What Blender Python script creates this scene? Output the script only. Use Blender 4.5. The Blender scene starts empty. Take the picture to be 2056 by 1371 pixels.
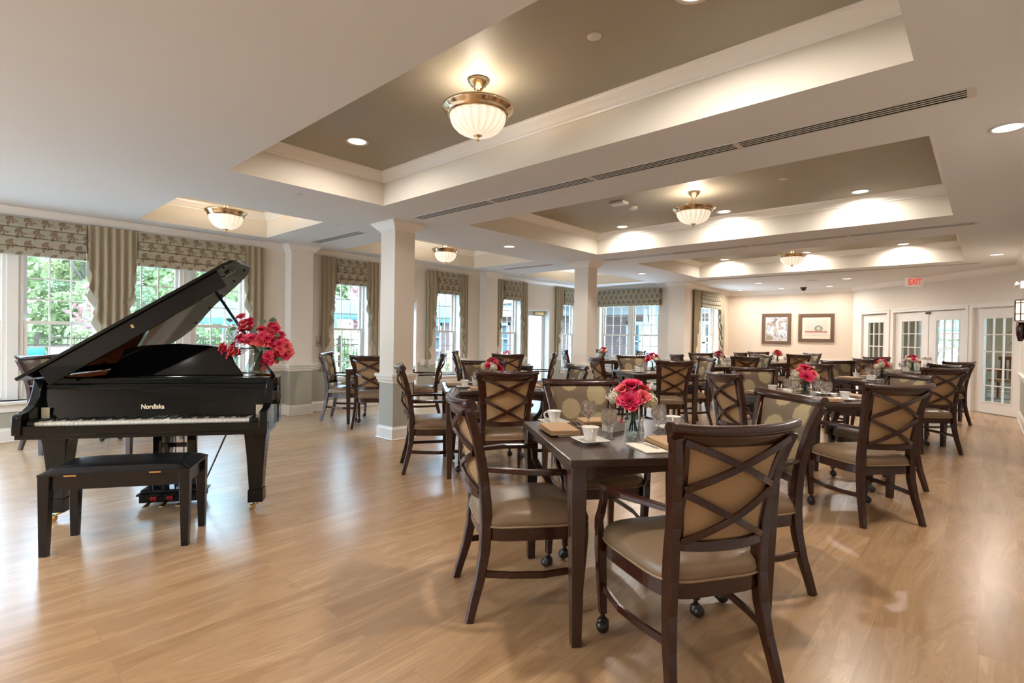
import bpy, bmesh, math, random
from mathutils import Vector, Matrix
random.seed(7)
SC = bpy.context.scene
COL = SC.collection
R = math.radians
PI = math.pi

# ------------------------------------------------------------------ camera
H = 1.285
YAW, PIT, ROL, FPX = R(42.30), R(-0.59), R(0.88), 1045.0
def cam_axes():
    r = Vector((math.cos(YAW), math.sin(YAW), 0)); f = Vector((-math.sin(YAW), math.cos(YAW), 0)); u = Vector((0, 0, 1))
    f2 = f*math.cos(PIT)+u*math.sin(PIT); u2 = u*math.cos(PIT)-f*math.sin(PIT)
    r3 = r*math.cos(ROL)+u2*math.sin(ROL); u3 = u2*math.cos(ROL)-r*math.sin(ROL)
    return r3, u3, f2
cr_, cu_, cf_ = cam_axes()
cam = bpy.data.cameras.new('camera'); camo = bpy.data.objects.new('camera', cam); COL.objects.link(camo)
M = Matrix((cr_, cu_, -cf_)).transposed().to_4x4(); M.translation = Vector((0, 0, H))
camo.matrix_world = M
cam.sensor_width = 36.0; cam.lens = FPX/2056*36.0; cam.clip_start = 0.05; cam.clip_end = 300
SC.camera = camo

# ------------------------------------------------------------------ view, world, lights
SC.view_settings.view_transform = 'Standard'
SC.view_settings.look = 'None'
SC.view_settings.gamma = 1.0
SC.view_settings.use_curve_mapping = False
SC.view_settings.exposure = 0.27
SC.cycles.use_denoising = True
SC.cycles.max_bounces = 12
SC.cycles.diffuse_bounces = 5
SC.cycles.glossy_bounces = 4
SC.cycles.transmission_bounces = 10
SC.cycles.transparent_max_bounces = 24
SC.cycles.sample_clamp_indirect = 6.0
SC.cycles.caustics_reflective = False
SC.cycles.caustics_refractive = False
W = bpy.data.worlds.new('sky'); SC.world = W; W.use_nodes = True
wn = W.node_tree.nodes; wl = W.node_tree.links
bg = wn['Background']
tc = wn.new('ShaderNodeTexCoord'); sep = wn.new('ShaderNodeSeparateXYZ'); rmp = wn.new('ShaderNodeValToRGB')
wl.new(tc.outputs['Generated'], sep.inputs[0]); wl.new(sep.outputs['Z'], rmp.inputs[0])
rmp.color_ramp.elements[0].position = 0.0; rmp.color_ramp.elements[0].color = (0.66, 0.82, 1.0, 1)
rmp.color_ramp.elements[1].position = 0.6; rmp.color_ramp.elements[1].color = (0.48, 0.70, 1.0, 1)
wl.new(rmp.outputs[0], bg.inputs[0]); bg.inputs[1].default_value = 20.0
WARM = (1.0, 0.83, 0.64); SOFTW = (1.0, 0.92, 0.83)
def lamp(kind, name, loc, energy, color, size=.15, rot=None, spread=None, parent=None):
    l = bpy.data.lights.new(name, kind); o = bpy.data.objects.new(name, l); COL.objects.link(o)
    l.energy = energy; l.color = color
    if kind == 'AREA':
        l.shape = 'DISK'; l.size = size
        if spread: l.spread = spread
    elif kind in ('POINT', 'SPOT'): l.shadow_soft_size = size
    o.location = loc
    if rot: o.rotation_euler = rot
    if parent: o.parent = parent
    return o
E_BOWL, E_UP, E_DOWN = 26, 10, 14
# overcast sun
sun = bpy.data.lights.new('sun', 'SUN'); suno = bpy.data.objects.new('sun', sun); COL.objects.link(suno)
sun.energy = 5.0; sun.angle = R(20); sun.color = (1, .97, .92); suno.rotation_euler = (R(38), R(-20), R(20))

# ------------------------------------------------------------------ mesh helpers
class MB:
    def __init__(s): s.v = []; s.f = []; s.m = []; s.sm = []
    def add(s, vs, fs, mi=0, smooth=False):
        b = len(s.v); s.v += [tuple(p) for p in vs]
        for f in fs: s.f.append(tuple(b+i for i in f)); s.m.append(mi); s.sm.append(smooth)
        return s
    def box(s, a, b, mi=0):
        x0, y0, z0 = a; x1, y1, z1 = b
        return s.add([(x0,y0,z0),(x1,y0,z0),(x1,y1,z0),(x0,y1,z0),(x0,y0,z1),(x1,y0,z1),(x1,y1,z1),(x0,y1,z1)],
              [(0,3,2,1),(4,5,6,7),(0,1,5,4),(1,2,6,5),(2,3,7,6),(3,0,4,7)], mi)
    def sweep(s, pts, sec, mi=0, smooth=False, up=(0,0,1), scales=None, closed=False, cap=True):
        """sec: list of (a,b) in the plane spanned by side and up2, along polyline pts"""
        pts = [Vector(p) for p in pts]; n = len(pts); k = len(sec); vs = []
        up = Vector(up)
        for i, p in enumerate(pts):
            if closed: t = (pts[(i+1) % n]-pts[i-1])
            else: t = pts[min(i+1, n-1)]-pts[max(i-1, 0)]
            t.normalize(); side = t.cross(up)
            if side.length < 1e-5: side = Vector((1, 0, 0))
            side.normalize(); u2 = side.cross(t).normalized()
            sc = scales[i] if scales else 1
            sx, sy = sc if isinstance(sc, tuple) else (sc, sc)
            for a, b in sec: vs.append(p+side*a*sx+u2*b*sy)
        fs = []
        for i in range(n if closed else n-1):
            j = (i+1) % n
            for q in range(k):
                r = (q+1) % k; fs.append((i*k+q, i*k+r, j*k+r, j*k+q))
        if not closed and cap:
            fs.append(tuple(reversed(range(k)))); fs.append(tuple((n-1)*k+q for q in range(k)))
        return s.add(vs, fs, mi, smooth)
    def tube(s, pts, r, n=8, mi=0, smooth=True, **k):
        sc = None
        if isinstance(r, (list, tuple)): sc = list(r); r = 1
        return s.sweep(pts, [(r*math.cos(2*PI*i/n), r*math.sin(2*PI*i/n)) for i in range(n)], mi, smooth, scales=sc, **k)
    def bar(s, pts, w, h, mi=0, scales=None, up=(0,0,1), c=.25, **k):
        w /= 2; h /= 2; e = min(w, h)*c
        sec = [(-w+e,-h),(w-e,-h),(w,-h+e),(w,h-e),(w-e,h),(-w+e,h),(-w,h-e),(-w,-h+e)]
        return s.sweep(pts, sec, mi, False, up, scales, **k)
    def lathe(s, prof, n=24, c=(0,0,0), mi=0, smooth=True, flute=None):
        vs = []; k = len(prof)
        for i in range(n):
            a = 2*PI*i/n
            for r, z in prof:
                rr = r*(1+(flute[0]*math.cos(flute[1]*a)*(1 if r > .01 else 0) if flute else 0))
                vs.append((c[0]+rr*math.cos(a), c[1]+rr*math.sin(a), c[2]+z))
        fs = []
        for i in range(n):
            j = (i+1) % n
            for q in range(k-1): fs.append((i*k+q, j*k+q, j*k+q+1, i*k+q+1))
        return s.add(vs, fs, mi, smooth)
    def ball(s, c, r, n=10, mi=0, sq=(1,1,1)):
        prof = [(math.sin(PI*i/n)*1.0, -math.cos(PI*i/n)) for i in range(n+1)]
        b = len(s.v); s.lathe(prof, n+4, (0,0,0), mi)
        for i in range(b, len(s.v)):
            x, y, z = s.v[i]; s.v[i] = (c[0]+x*r*sq[0], c[1]+y*r*sq[1], c[2]+z*r*sq[2])
        return s
    def prism(s, poly, z0, z1, mi=0, axis='z'):
        n = len(poly)
        def P(a, b, c): return (a, b, c) if axis == 'z' else ((a, c, b) if axis == 'y' else (c, a, b))
        vs = [P(a, b, z0) for a, b in poly]+[P(a, b, z1) for a, b in poly]
        return s.add(vs, [tuple(reversed(range(n))), tuple(range(n, 2*n))]+[(i, (i+1) % n, n+(i+1) % n, n+i) for i in range(n)], mi)
    def grid(s, fn, nu, nv, mi=0, smooth=True):
        vs = [fn(i/nu, j/nv) for j in range(nv+1) for i in range(nu+1)]
        fs = [(j*(nu+1)+i, j*(nu+1)+i+1, (j+1)*(nu+1)+i+1, (j+1)*(nu+1)+i) for j in range(nv) for i in range(nu)]
        return s.add(vs, fs, mi, smooth)
    def xf(s, M, start=0):
        for i in range(start, len(s.v)): s.v[i] = tuple(M @ Vector(s.v[i]))
        return s
    def build(s, name, mats, parent=None, bevel=0, loc=(0,0,0), rz=0, autosm=None, fix=True):
        me = bpy.data.meshes.new(name); me.from_pydata(s.v, [], s.f)
        for m in (mats if isinstance(mats, (list, tuple)) else [mats]): me.materials.append(m)
        me.polygons.foreach_set('material_index', s.m); me.polygons.foreach_set('use_smooth', s.sm)
        if bevel or fix:
            bm = bmesh.new(); bm.from_mesh(me)
            if fix: bmesh.ops.recalc_face_normals(bm, faces=bm.faces)
            if bevel:
                ed = [e for e in bm.edges if len(e.link_faces) == 2 and e.calc_face_angle(0) > R(35)]
                bmesh.ops.bevel(bm, geom=ed, offset=bevel, segments=2, profile=.6, affect='EDGES', clamp_overlap=True)
                for f in bm.faces: f.smooth = True if f.calc_area() < bevel*bevel*60 else f.smooth
            bm.to_mesh(me); bm.free()
        me.update()
        o = bpy.data.objects.new(name, me); COL.objects.link(o); o.location = loc; o.rotation_euler = (0, 0, rz)
        if parent: o.parent = parent
        return o
def tag(o, label=None, cat=None, group=None, kind=None):
    if label: o['label'] = label
    if cat: o['category'] = cat
    if group: o['group'] = group
    if kind: o['kind'] = kind
    return o
def empty(name, loc, rz, label, cat, group=None):
    o = bpy.data.objects.new(name, None); COL.objects.link(o); o.location = loc; o.rotation_euler = (0, 0, rz); o.empty_display_size = .1
    return tag(o, label, cat, group)
def copy_tree(o, parent=None):
    c = o.copy(); COL.objects.link(c)
    if parent: c.parent = parent
    for ch in list(o.children): copy_tree(ch, c)
    return c
def struct(o): o['kind'] = 'structure'; return o
USED = set()
def place(proto, loc, rz, label, group):
    """first call moves the prototype itself, later ones copy it with its parts"""
    o = proto if proto.name not in USED else copy_tree(proto)
    USED.add(proto.name)
    o.location = loc; o.rotation_euler = (0, 0, rz); o['label'] = label
    if group: o['group'] = group
    return o

# ------------------------------------------------------------------ materials
def mat(name, color, rough=.5, metal=0, **k):
    m = bpy.data.materials.new(name); m.use_nodes = True; b = m.node_tree.nodes['Principled BSDF']
    b.inputs['Base Color'].default_value = (*color, 1); b.inputs['Roughness'].default_value = rough; b.inputs['Metallic'].default_value = metal
    for kk, v in k.items(): b.inputs[kk.replace('_', ' ')].default_value = v
    return m
class N:
    """small node-expression builder"""
    def __init__(s, m): s.t = m.node_tree; s.b = s.t.nodes.get('Principled BSDF')
    def n(s, typ, **k):
        x = s.t.nodes.new('ShaderNode'+typ)
        for a, v in k.items(): setattr(x, a, v)
        return x
    def l(s, a, b): s.t.links.new(a, b)
    def m(s, op, a, b=0.0, c=None):
        x = s.n('Math', operation=op)
        for i, v in enumerate((a, b, c)):
            if v is None: continue
            if isinstance(v, (int, float)): x.inputs[i].default_value = v
            else: s.l(v, x.inputs[i])
        return x.outputs[0]
    def obj(s): return s.n('TexCoord').outputs['Object']
    def sep(s, v):
        x = s.n('SeparateXYZ'); s.l(v, x.inputs[0]); return x.outputs
    def comb(s, x, y, z):
        c = s.n('CombineXYZ')
        for i, v in enumerate((x, y, z)):
            if isinstance(v, (int, float)): c.inputs[i].default_value = v
            else: s.l(v, c.inputs[i])
        return c.outputs[0]
    def map(s, v, sc=(1,1,1), rot=(0,0,0), loc=(0,0,0)):
        x = s.n('Mapping'); s.l(v, x.inputs[0]); x.inputs['Scale'].default_value = sc; x.inputs['Rotation'].default_value = rot; x.inputs['Location'].default_value = loc
        return x.outputs[0]
    def noise(s, v, sc=5, det=3, rough=.5, dist=0):
        x = s.n('TexNoise'); s.l(v, x.inputs['Vector']); x.inputs['Scale'].default_value = sc; x.inputs['Detail'].default_value = det
        x.inputs['Roughness'].default_value = rough; x.inputs['Distortion'].default_value = dist; return x.outputs
    def ramp(s, f, stops):
        x = s.n('ValToRGB'); s.l(f, x.inputs[0]); e = x.color_ramp.elements
        while len(e) < len(stops): e.new(.5)
        for i, (p, c) in enumerate(stops): e[i].position = p; e[i].color = (*c, 1)
        return x.outputs[0]
    def mix(s, f, a, b, mode='MIX'):
        x = s.n('Mix', data_type='RGBA', blend_type=mode)
        for i, v in ((0, f), (6, a), (7, b)):
            if isinstance(v, (int, float)): x.inputs[i].default_value = v
            elif isinstance(v, tuple): x.inputs[i].default_value = (*v, 1)
            else: s.l(v, x.inputs[i])
        return x.outputs[2]
    def bump(s, h, st=.2, d=.01):
        x = s.n('Bump'); x.inputs['Strength'].default_value = st; x.inputs['Distance'].default_value = d; s.l(h, x.inputs['Height']); s.l(x.outputs[0], s.b.inputs['Normal'])
def paint(name, c, rough=.6, var=.03):
    m = mat(name, c, rough); n = N(m); o = n.obj()
    f = n.noise(o, 1.3, 3)[0]
    d = tuple(x*(1-var) for x in c); n.l(n.mix(f, c, d), n.b.inputs['Base Color'])
    n.bump(n.noise(o, 260, 2)[0], .06, .002); return m
M_WALL = paint('wall_paint_cream', (.77, .70, .62), .62)
M_WAIN = paint('wainscot_paint_sage', (.40, .395, .335), .55)
M_WHITE = paint('trim_paint_white', (.82, .79, .745), .38)
M_CEIL = paint('ceiling_paint', (.70, .71, .715), .75)
M_TRAYS = paint('tray_side_paint', (.68, .62, .53), .7)
M_TRAY = paint('tray_paint_taupe', (.34, .31, .25), .55)
M_BACKWALL = paint('back_wall_paint', (.67, .565, .455), .6)

def make_floor():
    m = mat('oak_plank_floor', (.5, .36, .24), .33, 0, Specular_IOR_Level=1.0); n = N(m); o = n.obj()
    v = n.map(o, (1, 1, 1), (0, 0, R(90)))
    br = n.n('TexBrick'); n.l(v, br.inputs['Vector'])
    for k, x in (('Scale', 1.0), ('Brick Width', 1.22), ('Row Height', .178), ('Mortar Size', .0012), ('Mortar Smooth', .3), ('Bias', 0)): br.inputs[k].default_value = x
    br.inputs['Color1'].default_value = (0, 0, 0, 1); br.inputs['Color2'].default_value = (1, 1, 1, 1); br.inputs['Mortar'].default_value = (.5, .5, .5, 1)
    br.offset = .37
    sx = n.sep(o)
    # plank id shifts the grain
    idv = n.m('MULTIPLY', br.outputs['Color'], 7.3)
    gv = n.comb(n.m('ADD', n.m('MULTIPLY', sx[0], 1.0), idv), n.m('MULTIPLY', sx[1], .13), idv)
    rings = n.noise(gv, 5.0, 4, .62, 1.2)[0]
    wv = n.m('FRACT', n.m('MULTIPLY', rings, 9.0))
    tri = n.m('ABSOLUTE', n.m('SUBTRACT', wv, .5))
    fine = n.noise(n.comb(n.m('MULTIPLY', sx[0], 34), n.m('MULTIPLY', sx[1], 2.2), idv), 1.0, 4, .6)[0]
    c1 = n.ramp(rings, [(.3, (.32, .175, .08)), (.5, (.47, .28, .14)), (.7, (.60, .385, .21))])
    c2 = n.mix(n.m('MULTIPLY', tri, .9), c1, (.29, .155, .07))
    c3 = n.mix(n.m('MULTIPLY', fine, .22), c2, (.62, .45, .29))
    c4 = n.mix(n.m('MULTIPLY', br.outputs['Color'], .22), c3, (.30, .18, .10))
    seam = n.m('MULTIPLY', br.outputs['Fac'], .35)
    n.l(n.mix(seam, c4, (.16, .10, .06)), n.b.inputs['Base Color'])
    n.l(n.m('ADD', n.m('MULTIPLY', fine, .05), .235), n.b.inputs['Roughness'])
    n.bump(n.m('MULTIPLY', br.outputs['Fac'], -1.0), .15, .0015)
    return m
M_FLOOR = make_floor()

def wood(name, c1, c2, rough=.25, worn=True):
    m = mat(name, c1, rough); n = N(m); o = n.obj()
    g = n.noise(n.map(o, (9, 9, 6)), 1.5, 4, .6)[0]
    c = n.mix(g, c1, c2)
    if worn:
        geo = n.n('NewGeometry'); 
        pt = n.m('SUBTRACT', geo.outputs['Pointiness'], .5)
        w = n.m('MULTIPLY', n.m('GREATER_THAN', n.noise(o, 30, 2)[0], .66), n.m('GREATER_THAN', pt, .13))
        c = n.mix(n.m('MULTIPLY', w, .8), c, (.30, .12, .035))
    n.l(c, n.b.inputs['Base Color']); n.b.inputs['Coat Weight'].default_value = .18; n.b.inputs['Coat Roughness'].default_value = .18
    return m
M_CWOOD = wood('chair_wood_mahogany', (.048, .012, .006), (.022, .007, .004), .22)
M_TWOOD = wood('table_wood_espresso', (.048, .022, .014), (.030, .014, .010), .25)
M_VINYL = mat('seat_vinyl_taupe', (.215, .14, .080), .34)
n = N(M_VINYL); n.bump(n.noise(n.obj(), 55, 3)[0], .12, .003)
M_VBACK = mat('back_vinyl_tan', (.37, .225, .108), .42)
M_PIPE = mat('seat_piping', (.30, .205, .12), .45)

def make_fabric():
    m = mat('dandelion_fabric', (.2, .17, .13), .75); n = N(m); o = n.obj(); s = n.sep(o)
    P = .185
    u = n.m('DIVIDE', n.m('ADD', s[0], .02), P); w = n.m('DIVIDE', n.m('ADD', s[2], .03), P)
    col = n.m('FLOOR', u); par = n.m('MULTIPLY', n.m('ABSOLUTE', n.m('MODULO', col, 2.0)), .5)
    w2 = n.m('ADD', w, par)
    fx = n.m('SUBTRACT', n.m('FRACT', u), .5); fz = n.m('SUBTRACT', n.m('FRACT', w2), .5)
    r = n.m('SQRT', n.m('ADD', n.m('MULTIPLY', fx, fx), n.m('MULTIPLY', fz, fz)))
    ang = n.m('ARCTAN2', fx, fz)
    na = n.noise(n.comb(n.m('MULTIPLY', ang, 22.0), col, n.m('MULTIPLY', r, 2.0)), 2.2, 2)[0]
    rad = n.m('ADD', .26, n.m('MULTIPLY', na, .20))
    disc = n.m('LESS_THAN', r, rad)
    streak = n.m('ADD', .30, n.m('MULTIPLY', na, 1.0))
    c = n.mix(n.m('MULTIPLY', disc, streak), (.145, .096, .056), (.42, .325, .17))
    weave = n.noise(n.map(o, (500, 500, 90)), 1.0, 2)[0]
    n.l(n.mix(n.m('MULTIPLY', weave, .3), c, (.10, .075, .05)), n.b.inputs['Base Color'])
    return m
M_FABRIC = make_fabric()

def make_blind():
    m = mat('roman_shade_fabric', (.4, .36, .27), .8); n = N(m); o = n.obj(); s = n.sep(o)
    P, Q = .150, .135
    row = n.m('FLOOR', n.m('DIVIDE', s[2], Q)); par = n.m('MULTIPLY', n.m('ABSOLUTE', n.m('MODULO', row, 2.0)), .5)
    fx = n.m('SUBTRACT', n.m('FRACT', n.m('ADD', n.m('DIVIDE', s[0], P), par)), .5)
    fz = n.m('SUBTRACT', n.m('FRACT', n.m('DIVIDE', s[2], Q)), .5)
    def circ(cx, cz, rr):
        a = n.m('SUBTRACT', fx, cx); b = n.m('SUBTRACT', fz, cz)
        return n.m('LESS_THAN', n.m('SQRT', n.m('ADD', n.m('MULTIPLY', a, a), n.m('MULTIPLY', b, b))), rr)
    ang = n.m('ARCTAN2', n.m('SUBTRACT', fx, .02), n.m('SUBTRACT', fz, .16))
    slit = n.m('MAXIMUM', n.m('GREATER_THAN', n.m('SINE', n.m('MULTIPLY', ang, 9.0)), -.55), n.m('GREATER_THAN', fz, .02))
    head = n.m('MULTIPLY', circ(.02, .10, .36), n.m('SUBTRACT', 1.0, circ(.30, .26, .24)))
    tail = n.m('MULTIPLY', circ(-.04, -.28, .26), n.m('SUBTRACT', 1.0, circ(.17, -.42, .20)))
    msk = n.m('MULTIPLY', n.m('MAXIMUM', head, tail), slit)
    lines = n.m('SINE', n.m('MULTIPLY', n.noise(n.map(o, (9, 9, 22)), 1.0, 2)[0], 60))
    base = n.mix(n.m('ADD', n.m('MULTIPLY', lines, .25), .3), (.34, .31, .225), (.50, .455, .35))
    n.l(n.mix(msk, base, (.22, .155, .095)), n.b.inputs['Base Color']); return m
M_BLIND = make_blind()
M_CURT = mat('curtain_cloth_khaki', (.36, .305, .215), .75)
M_LINING = mat('curtain_lining', (.60, .60, .50), .8)

def glassmat(name, tint=(1, 1, 1), refl=.12, frost=0):
    m = bpy.data.materials.new(name); m.use_nodes = True; t = m.node_tree; t.nodes.clear()
    out = t.nodes.new('ShaderNodeOutputMaterial'); mx = t.nodes.new('ShaderNodeMixShader'); tr = t.nodes.new('ShaderNodeBsdfTransparent'); gl = t.nodes.new('ShaderNodeBsdfGlossy')
    lw = t.nodes.new('ShaderNodeLayerWeight'); pw = t.nodes.new('ShaderNodeMath'); pw.operation = 'POWER'; pw.inputs[1].default_value = 5.0; t.links.new(lw.outputs['Facing'], pw.inputs[0])
    fr = t.nodes.new('ShaderNodeMath'); fr.operation = 'MULTIPLY_ADD'; fr.inputs[1].default_value = .6; fr.inputs[2].default_value = .035; t.links.new(pw.outputs[0], fr.inputs[0])
    tr.inputs[0].default_value = (*tint, 1); gl.inputs['Roughness'].default_value = .02
    t.links.new(fr.outputs[0], mx.inputs[0]); t.links.new(tr.outputs[0], mx.inputs[1]); t.links.new(gl.outputs[0], mx.inputs[2])
    last = mx
    if frost:
        df = t.nodes.new('ShaderNodeBsdfTranslucent'); df.inputs[0].default_value = (.75, .82, .84, 1); m2 = t.nodes.new('ShaderNodeMixShader'); m2.inputs[0].default_value = frost
        t.links.new(mx.outputs[0], m2.inputs[1]); t.links.new(df.outputs[0], m2.inputs[2]); last = m2
    t.links.new(last.outputs[0], out.inputs[0]); return m
M_PANE = glassmat('window_glass', (.93, .97, .97))
M_FROST = glassmat('door_glass_hazy', (.85, .93, .93), frost=.5)
M_CRYSTAL = mat('cut_crystal', (1, 1, 1), .02, 0, Transmission_Weight=1.0, IOR=1.48)
_t = M_CRYSTAL.node_tree; _tr = _t.nodes.new('ShaderNodeBsdfTransparent'); _mx = _t.nodes.new('ShaderNodeMixShader'); _mx.inputs[0].default_value = .45
_t.links.new(_t.nodes['Principled BSDF'].outputs[0], _mx.inputs[1]); _t.links.new(_tr.outputs[0], _mx.inputs[2]); _t.links.new(_mx.outputs[0], [x for x in _t.nodes if x.type == 'OUTPUT_MATERIAL'][0].inputs[0])
M_CLEAR = glassmat('clear_vase_glass', (.86, .90, .89), refl=.1)
M_PIANO = mat('piano_black_lacquer', (.004, .006, .007), .045, 0, IOR=1.42)
M_PIN = wood('piano_inner_mahogany', (.33, .085, .02), (.20, .04, .01), .15, worn=False)
M_GOLD = mat('gilded_iron_plate', (.62, .42, .16), .28, 1)
M_BRASS = mat('polished_brass', (.72, .52, .25), .18, 1)
M_NICKEL = mat('brushed_nickel', (.62, .58, .52), .22, 1)
M_CHROME = mat('polished_steel', (.75, .75, .76), .12, 1)
M_BRONZE = mat('dark_bronze', (.09, .07, .05), .35, .8)
M_FIXT = mat('antique_nickel_gold', (.70, .56, .38), .14, 1)
M_IVORY = mat('key_white', (.80, .77, .68), .2)
M_BLACK = mat('satin_black', (.012, .012, .013), .3)
M_BENCH = mat('bench_black_wood', (.004, .005, .007), .22)
M_LEATHER = mat('black_leatherette', (.005, .006, .008), .26)
M_RUBBER = mat('caster_rubber', (.018, .013, .010), .30)
M_CHINA = mat('white_china', (.80, .77, .72), .12, 0, Coat_Weight=.4)
M_MENU = mat('menu_cover_tan', (.45, .275, .14), .5)
M_PAGE = mat('menu_pages', (.72, .62, .48), .7)
M_NAPK = mat('paper_napkin', (.74, .68, .56), .8)
M_RED = mat('felt_red', (.35, .01, .02), .8)
M_STEM = mat('stem_green', (.05, .08, .05), .5)
M_LEAF = mat('dark_leaf', (.035, .085, .03), .45)
def petal(name, a, b):
    m = mat(name, a, .55); n = N(m); f = n.noise(n.obj(), 28, 2)[0]; n.l(n.mix(f, a, b), n.b.inputs['Base Color'])
    n.b.inputs['Subsurface Weight'].default_value = 0; return m
M_PINK = petal('petal_magenta', (.86, .06, .17), (.62, .015, .07))
M_CORAL = petal('petal_coral', (.90, .20, .18), (.80, .07, .12))
M_CREAM = petal('petal_cream', (.75, .66, .46), (.60, .58, .38))
M_WBLOS = petal('petal_white', (.85, .83, .80), (.8, .7, .65))
def emis(name, c, st, base=(.8, .75, .65)):
    m = mat(name, base, .3); b = m.node_tree.nodes['Principled BSDF']; b.inputs['Emission Color'].default_value = (*c, 1); b.inputs['Emission Strength'].default_value = st; return m
def make_bowl():
    m = emis('lamp_bowl_ribbed_glass', (1, .86, .66), .9, (.85, .80, .70)); n = N(m); o = n.obj(); s = n.sep(o)
    a = n.m('ARCTAN2', s[1], s[0]); st = n.m('ADD', n.m('MULTIPLY', n.m('SINE', n.m('MULTIPLY', a, 20.0)), .14), .60)
    n.l(n.m('MULTIPLY', st, .95), n.b.inputs['Emission Strength']); return m
M_BOWL = make_bowl()
M_LED = emis('downlight_lens', (1, .90, .76), 3.0)
M_EXITW = emis('exit_sign_face', (1, .92, .85), .10)
M_EXITR = emis('exit_letters_red', (1, .05, .03), .6, (.6, .02, .02))
M_SCON = emis('sconce_shade_lit', (1, .84, .58), 1.3, (.8, .7, .5))
M_GRILL = mat('vent_grille_paint', (.58, .55, .51), .5)
M_DARK = mat('vent_dark_slot', (.004, .004, .004), .9, 0, Specular_IOR_Level=0.0)
M_PLAST = mat('white_plastic', (.58, .56, .53), .4)
M_CARPET = paint('lobby_carpet', (.33, .29, .235), .95, .3)
M_LOBBY = paint('lobby_paint_tan', (.47, .40, .29), .7)

# ------------------------------------------------------------------ room shell
C = 2.65; ZT = 2.98
XW, XR, YB = -8.15, .45, -4.6
WT = .28                                 # wall thickness
def wallpieces(mb, a, b, openings, normal_out, thick=WT, z1=C+.02, wz=.74):
    """vertical wall from a to b (xy); openings = list of (s0,s1,z0,z1) along it; splits at the wainscot line"""
    a = Vector(a); b = Vector(b); d = (b-a); L = d.length; d.normalize(); n = Vector(normal_out)
    def blk(s0, s1, za, zb):
        if s1-s0 < 1e-4 or zb-za < 1e-4: return
        for (p, q, mi) in ((za, min(zb, wz), 1), (max(za, wz), zb, 0)):
            if q-p < 1e-4: continue
            p0 = a+d*s0; p1 = a+d*s1; q0 = p0+n*thick; q1 = p1+n*thick
            vs = [(*p0, p), (*p1, p), (*q1, p), (*q0, p), (*p0, q), (*p1, q), (*q1, q), (*q0, q)]
            mb.add(vs, [(0,3,2,1),(4,5,6,7),(0,1,5,4),(1,2,6,5),(2,3,7,6),(3,0,4,7)], mi)
    cur = 0
    for s0, s1, za, zb in sorted(openings):
        blk(cur, s0, 0, z1); blk(s0, s1, 0, za); blk(s0, s1, zb, z1); cur = s1
    blk(cur, L, 0, z1)
ZS, ZH = .46, 2.22                      # window sill and head
# left (window) wall, direction +Y
win_left = [(-4.1, -2.3), (-2.1, -.5), (-.25, 1.37), (1.53, 3.12), (4.47, 5.15), (6.68, 7.34), (8.58, 9.26), (10.86, 11.58)]
door_left = [(5.42, 6.24), (9.50, 10.38)]
mb = MB()
ops = [(y0-YB, y1-YB, ZS, ZH) for y0, y1 in win_left]+[(y0-YB, y1-YB, 0, 1.97) for y0, y1 in door_left]
wallpieces(mb, (XW, YB), (XW, 12.4), ops, (-1, 0)); struct(mb.build('wall_left', [M_WALL, M_WAIN]))
mb = MB(); wallpieces(mb, (XW-WT, 12.4), (-5.6-WT, 12.4), [(XW-WT+8.0+.28*0, 0, 0, 0)] and [(-8.0-(XW-WT), -6.2-(XW-WT), ZS, ZH)], (0, 1)); struct(mb.build('wall_bay', [M_WALL, M_WAIN]))
mb = MB(); wallpieces(mb, (-5.6, 12.35), (-5.6, 15.6), [(13.6-12.35, 14.8-12.35, ZS, ZH)], (-1, 0)); struct(mb.build('wall_side', [M_BACKWALL, M_WAIN]))
mb = MB(); wallpieces(mb, (-5.6-WT, 15.6), (-2.4, 15.6), [], (0, 1)); struct(mb.build('wall_back', [M_BACKWALL, M_WAIN]))
DA = Vector((XR, 12.45)); DB = Vector((-2.5, 15.6)); DD = (DB-DA).normalized(); DN = Vector((DD.y, -DD.x)); DL = (DB-DA).length
if DN.dot(Vector((1, 1))) < 0: DN = -DN
SPAN = [(0.02, .92), (1.08, 2.92), (3.12, 3.98)]
mb = MB(); wallpieces(mb, DA, DB, [(s0, s1, 0, 1.95) for s0, s1 in SPAN], DN, .14); struct(mb.build('wall_diagonal', [M_WALL, M_WHITE]))
FW = (-7.4, -5.3)
mb = MB(); wallpieces(mb, (XR, YB), (XR, 12.45), [], (1, 0), .12); struct(mb.build('wall_right', [M_WALL, M_WAIN]))
mb = MB(); wallpieces(mb, (XW-WT, YB), (XR, YB), [(a-(XW-WT), a+1.7-(XW-WT), .46, 2.3) for a in FW], (0, -1), .12); struct(mb.build('wall_front', [M_WALL, M_WAIN]))
# floor
mb = MB(); poly = [(XW-.3, YB-.2), (XR+.15, YB-.2), (XR+.15, 12.36), (-2.4, 15.62), (-5.9, 15.62), (-5.9, 12.6), (XW-.3, 12.6)]
mb.prism(poly, -.06, 0); struct(mb.build('floor', M_FLOOR))
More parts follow.
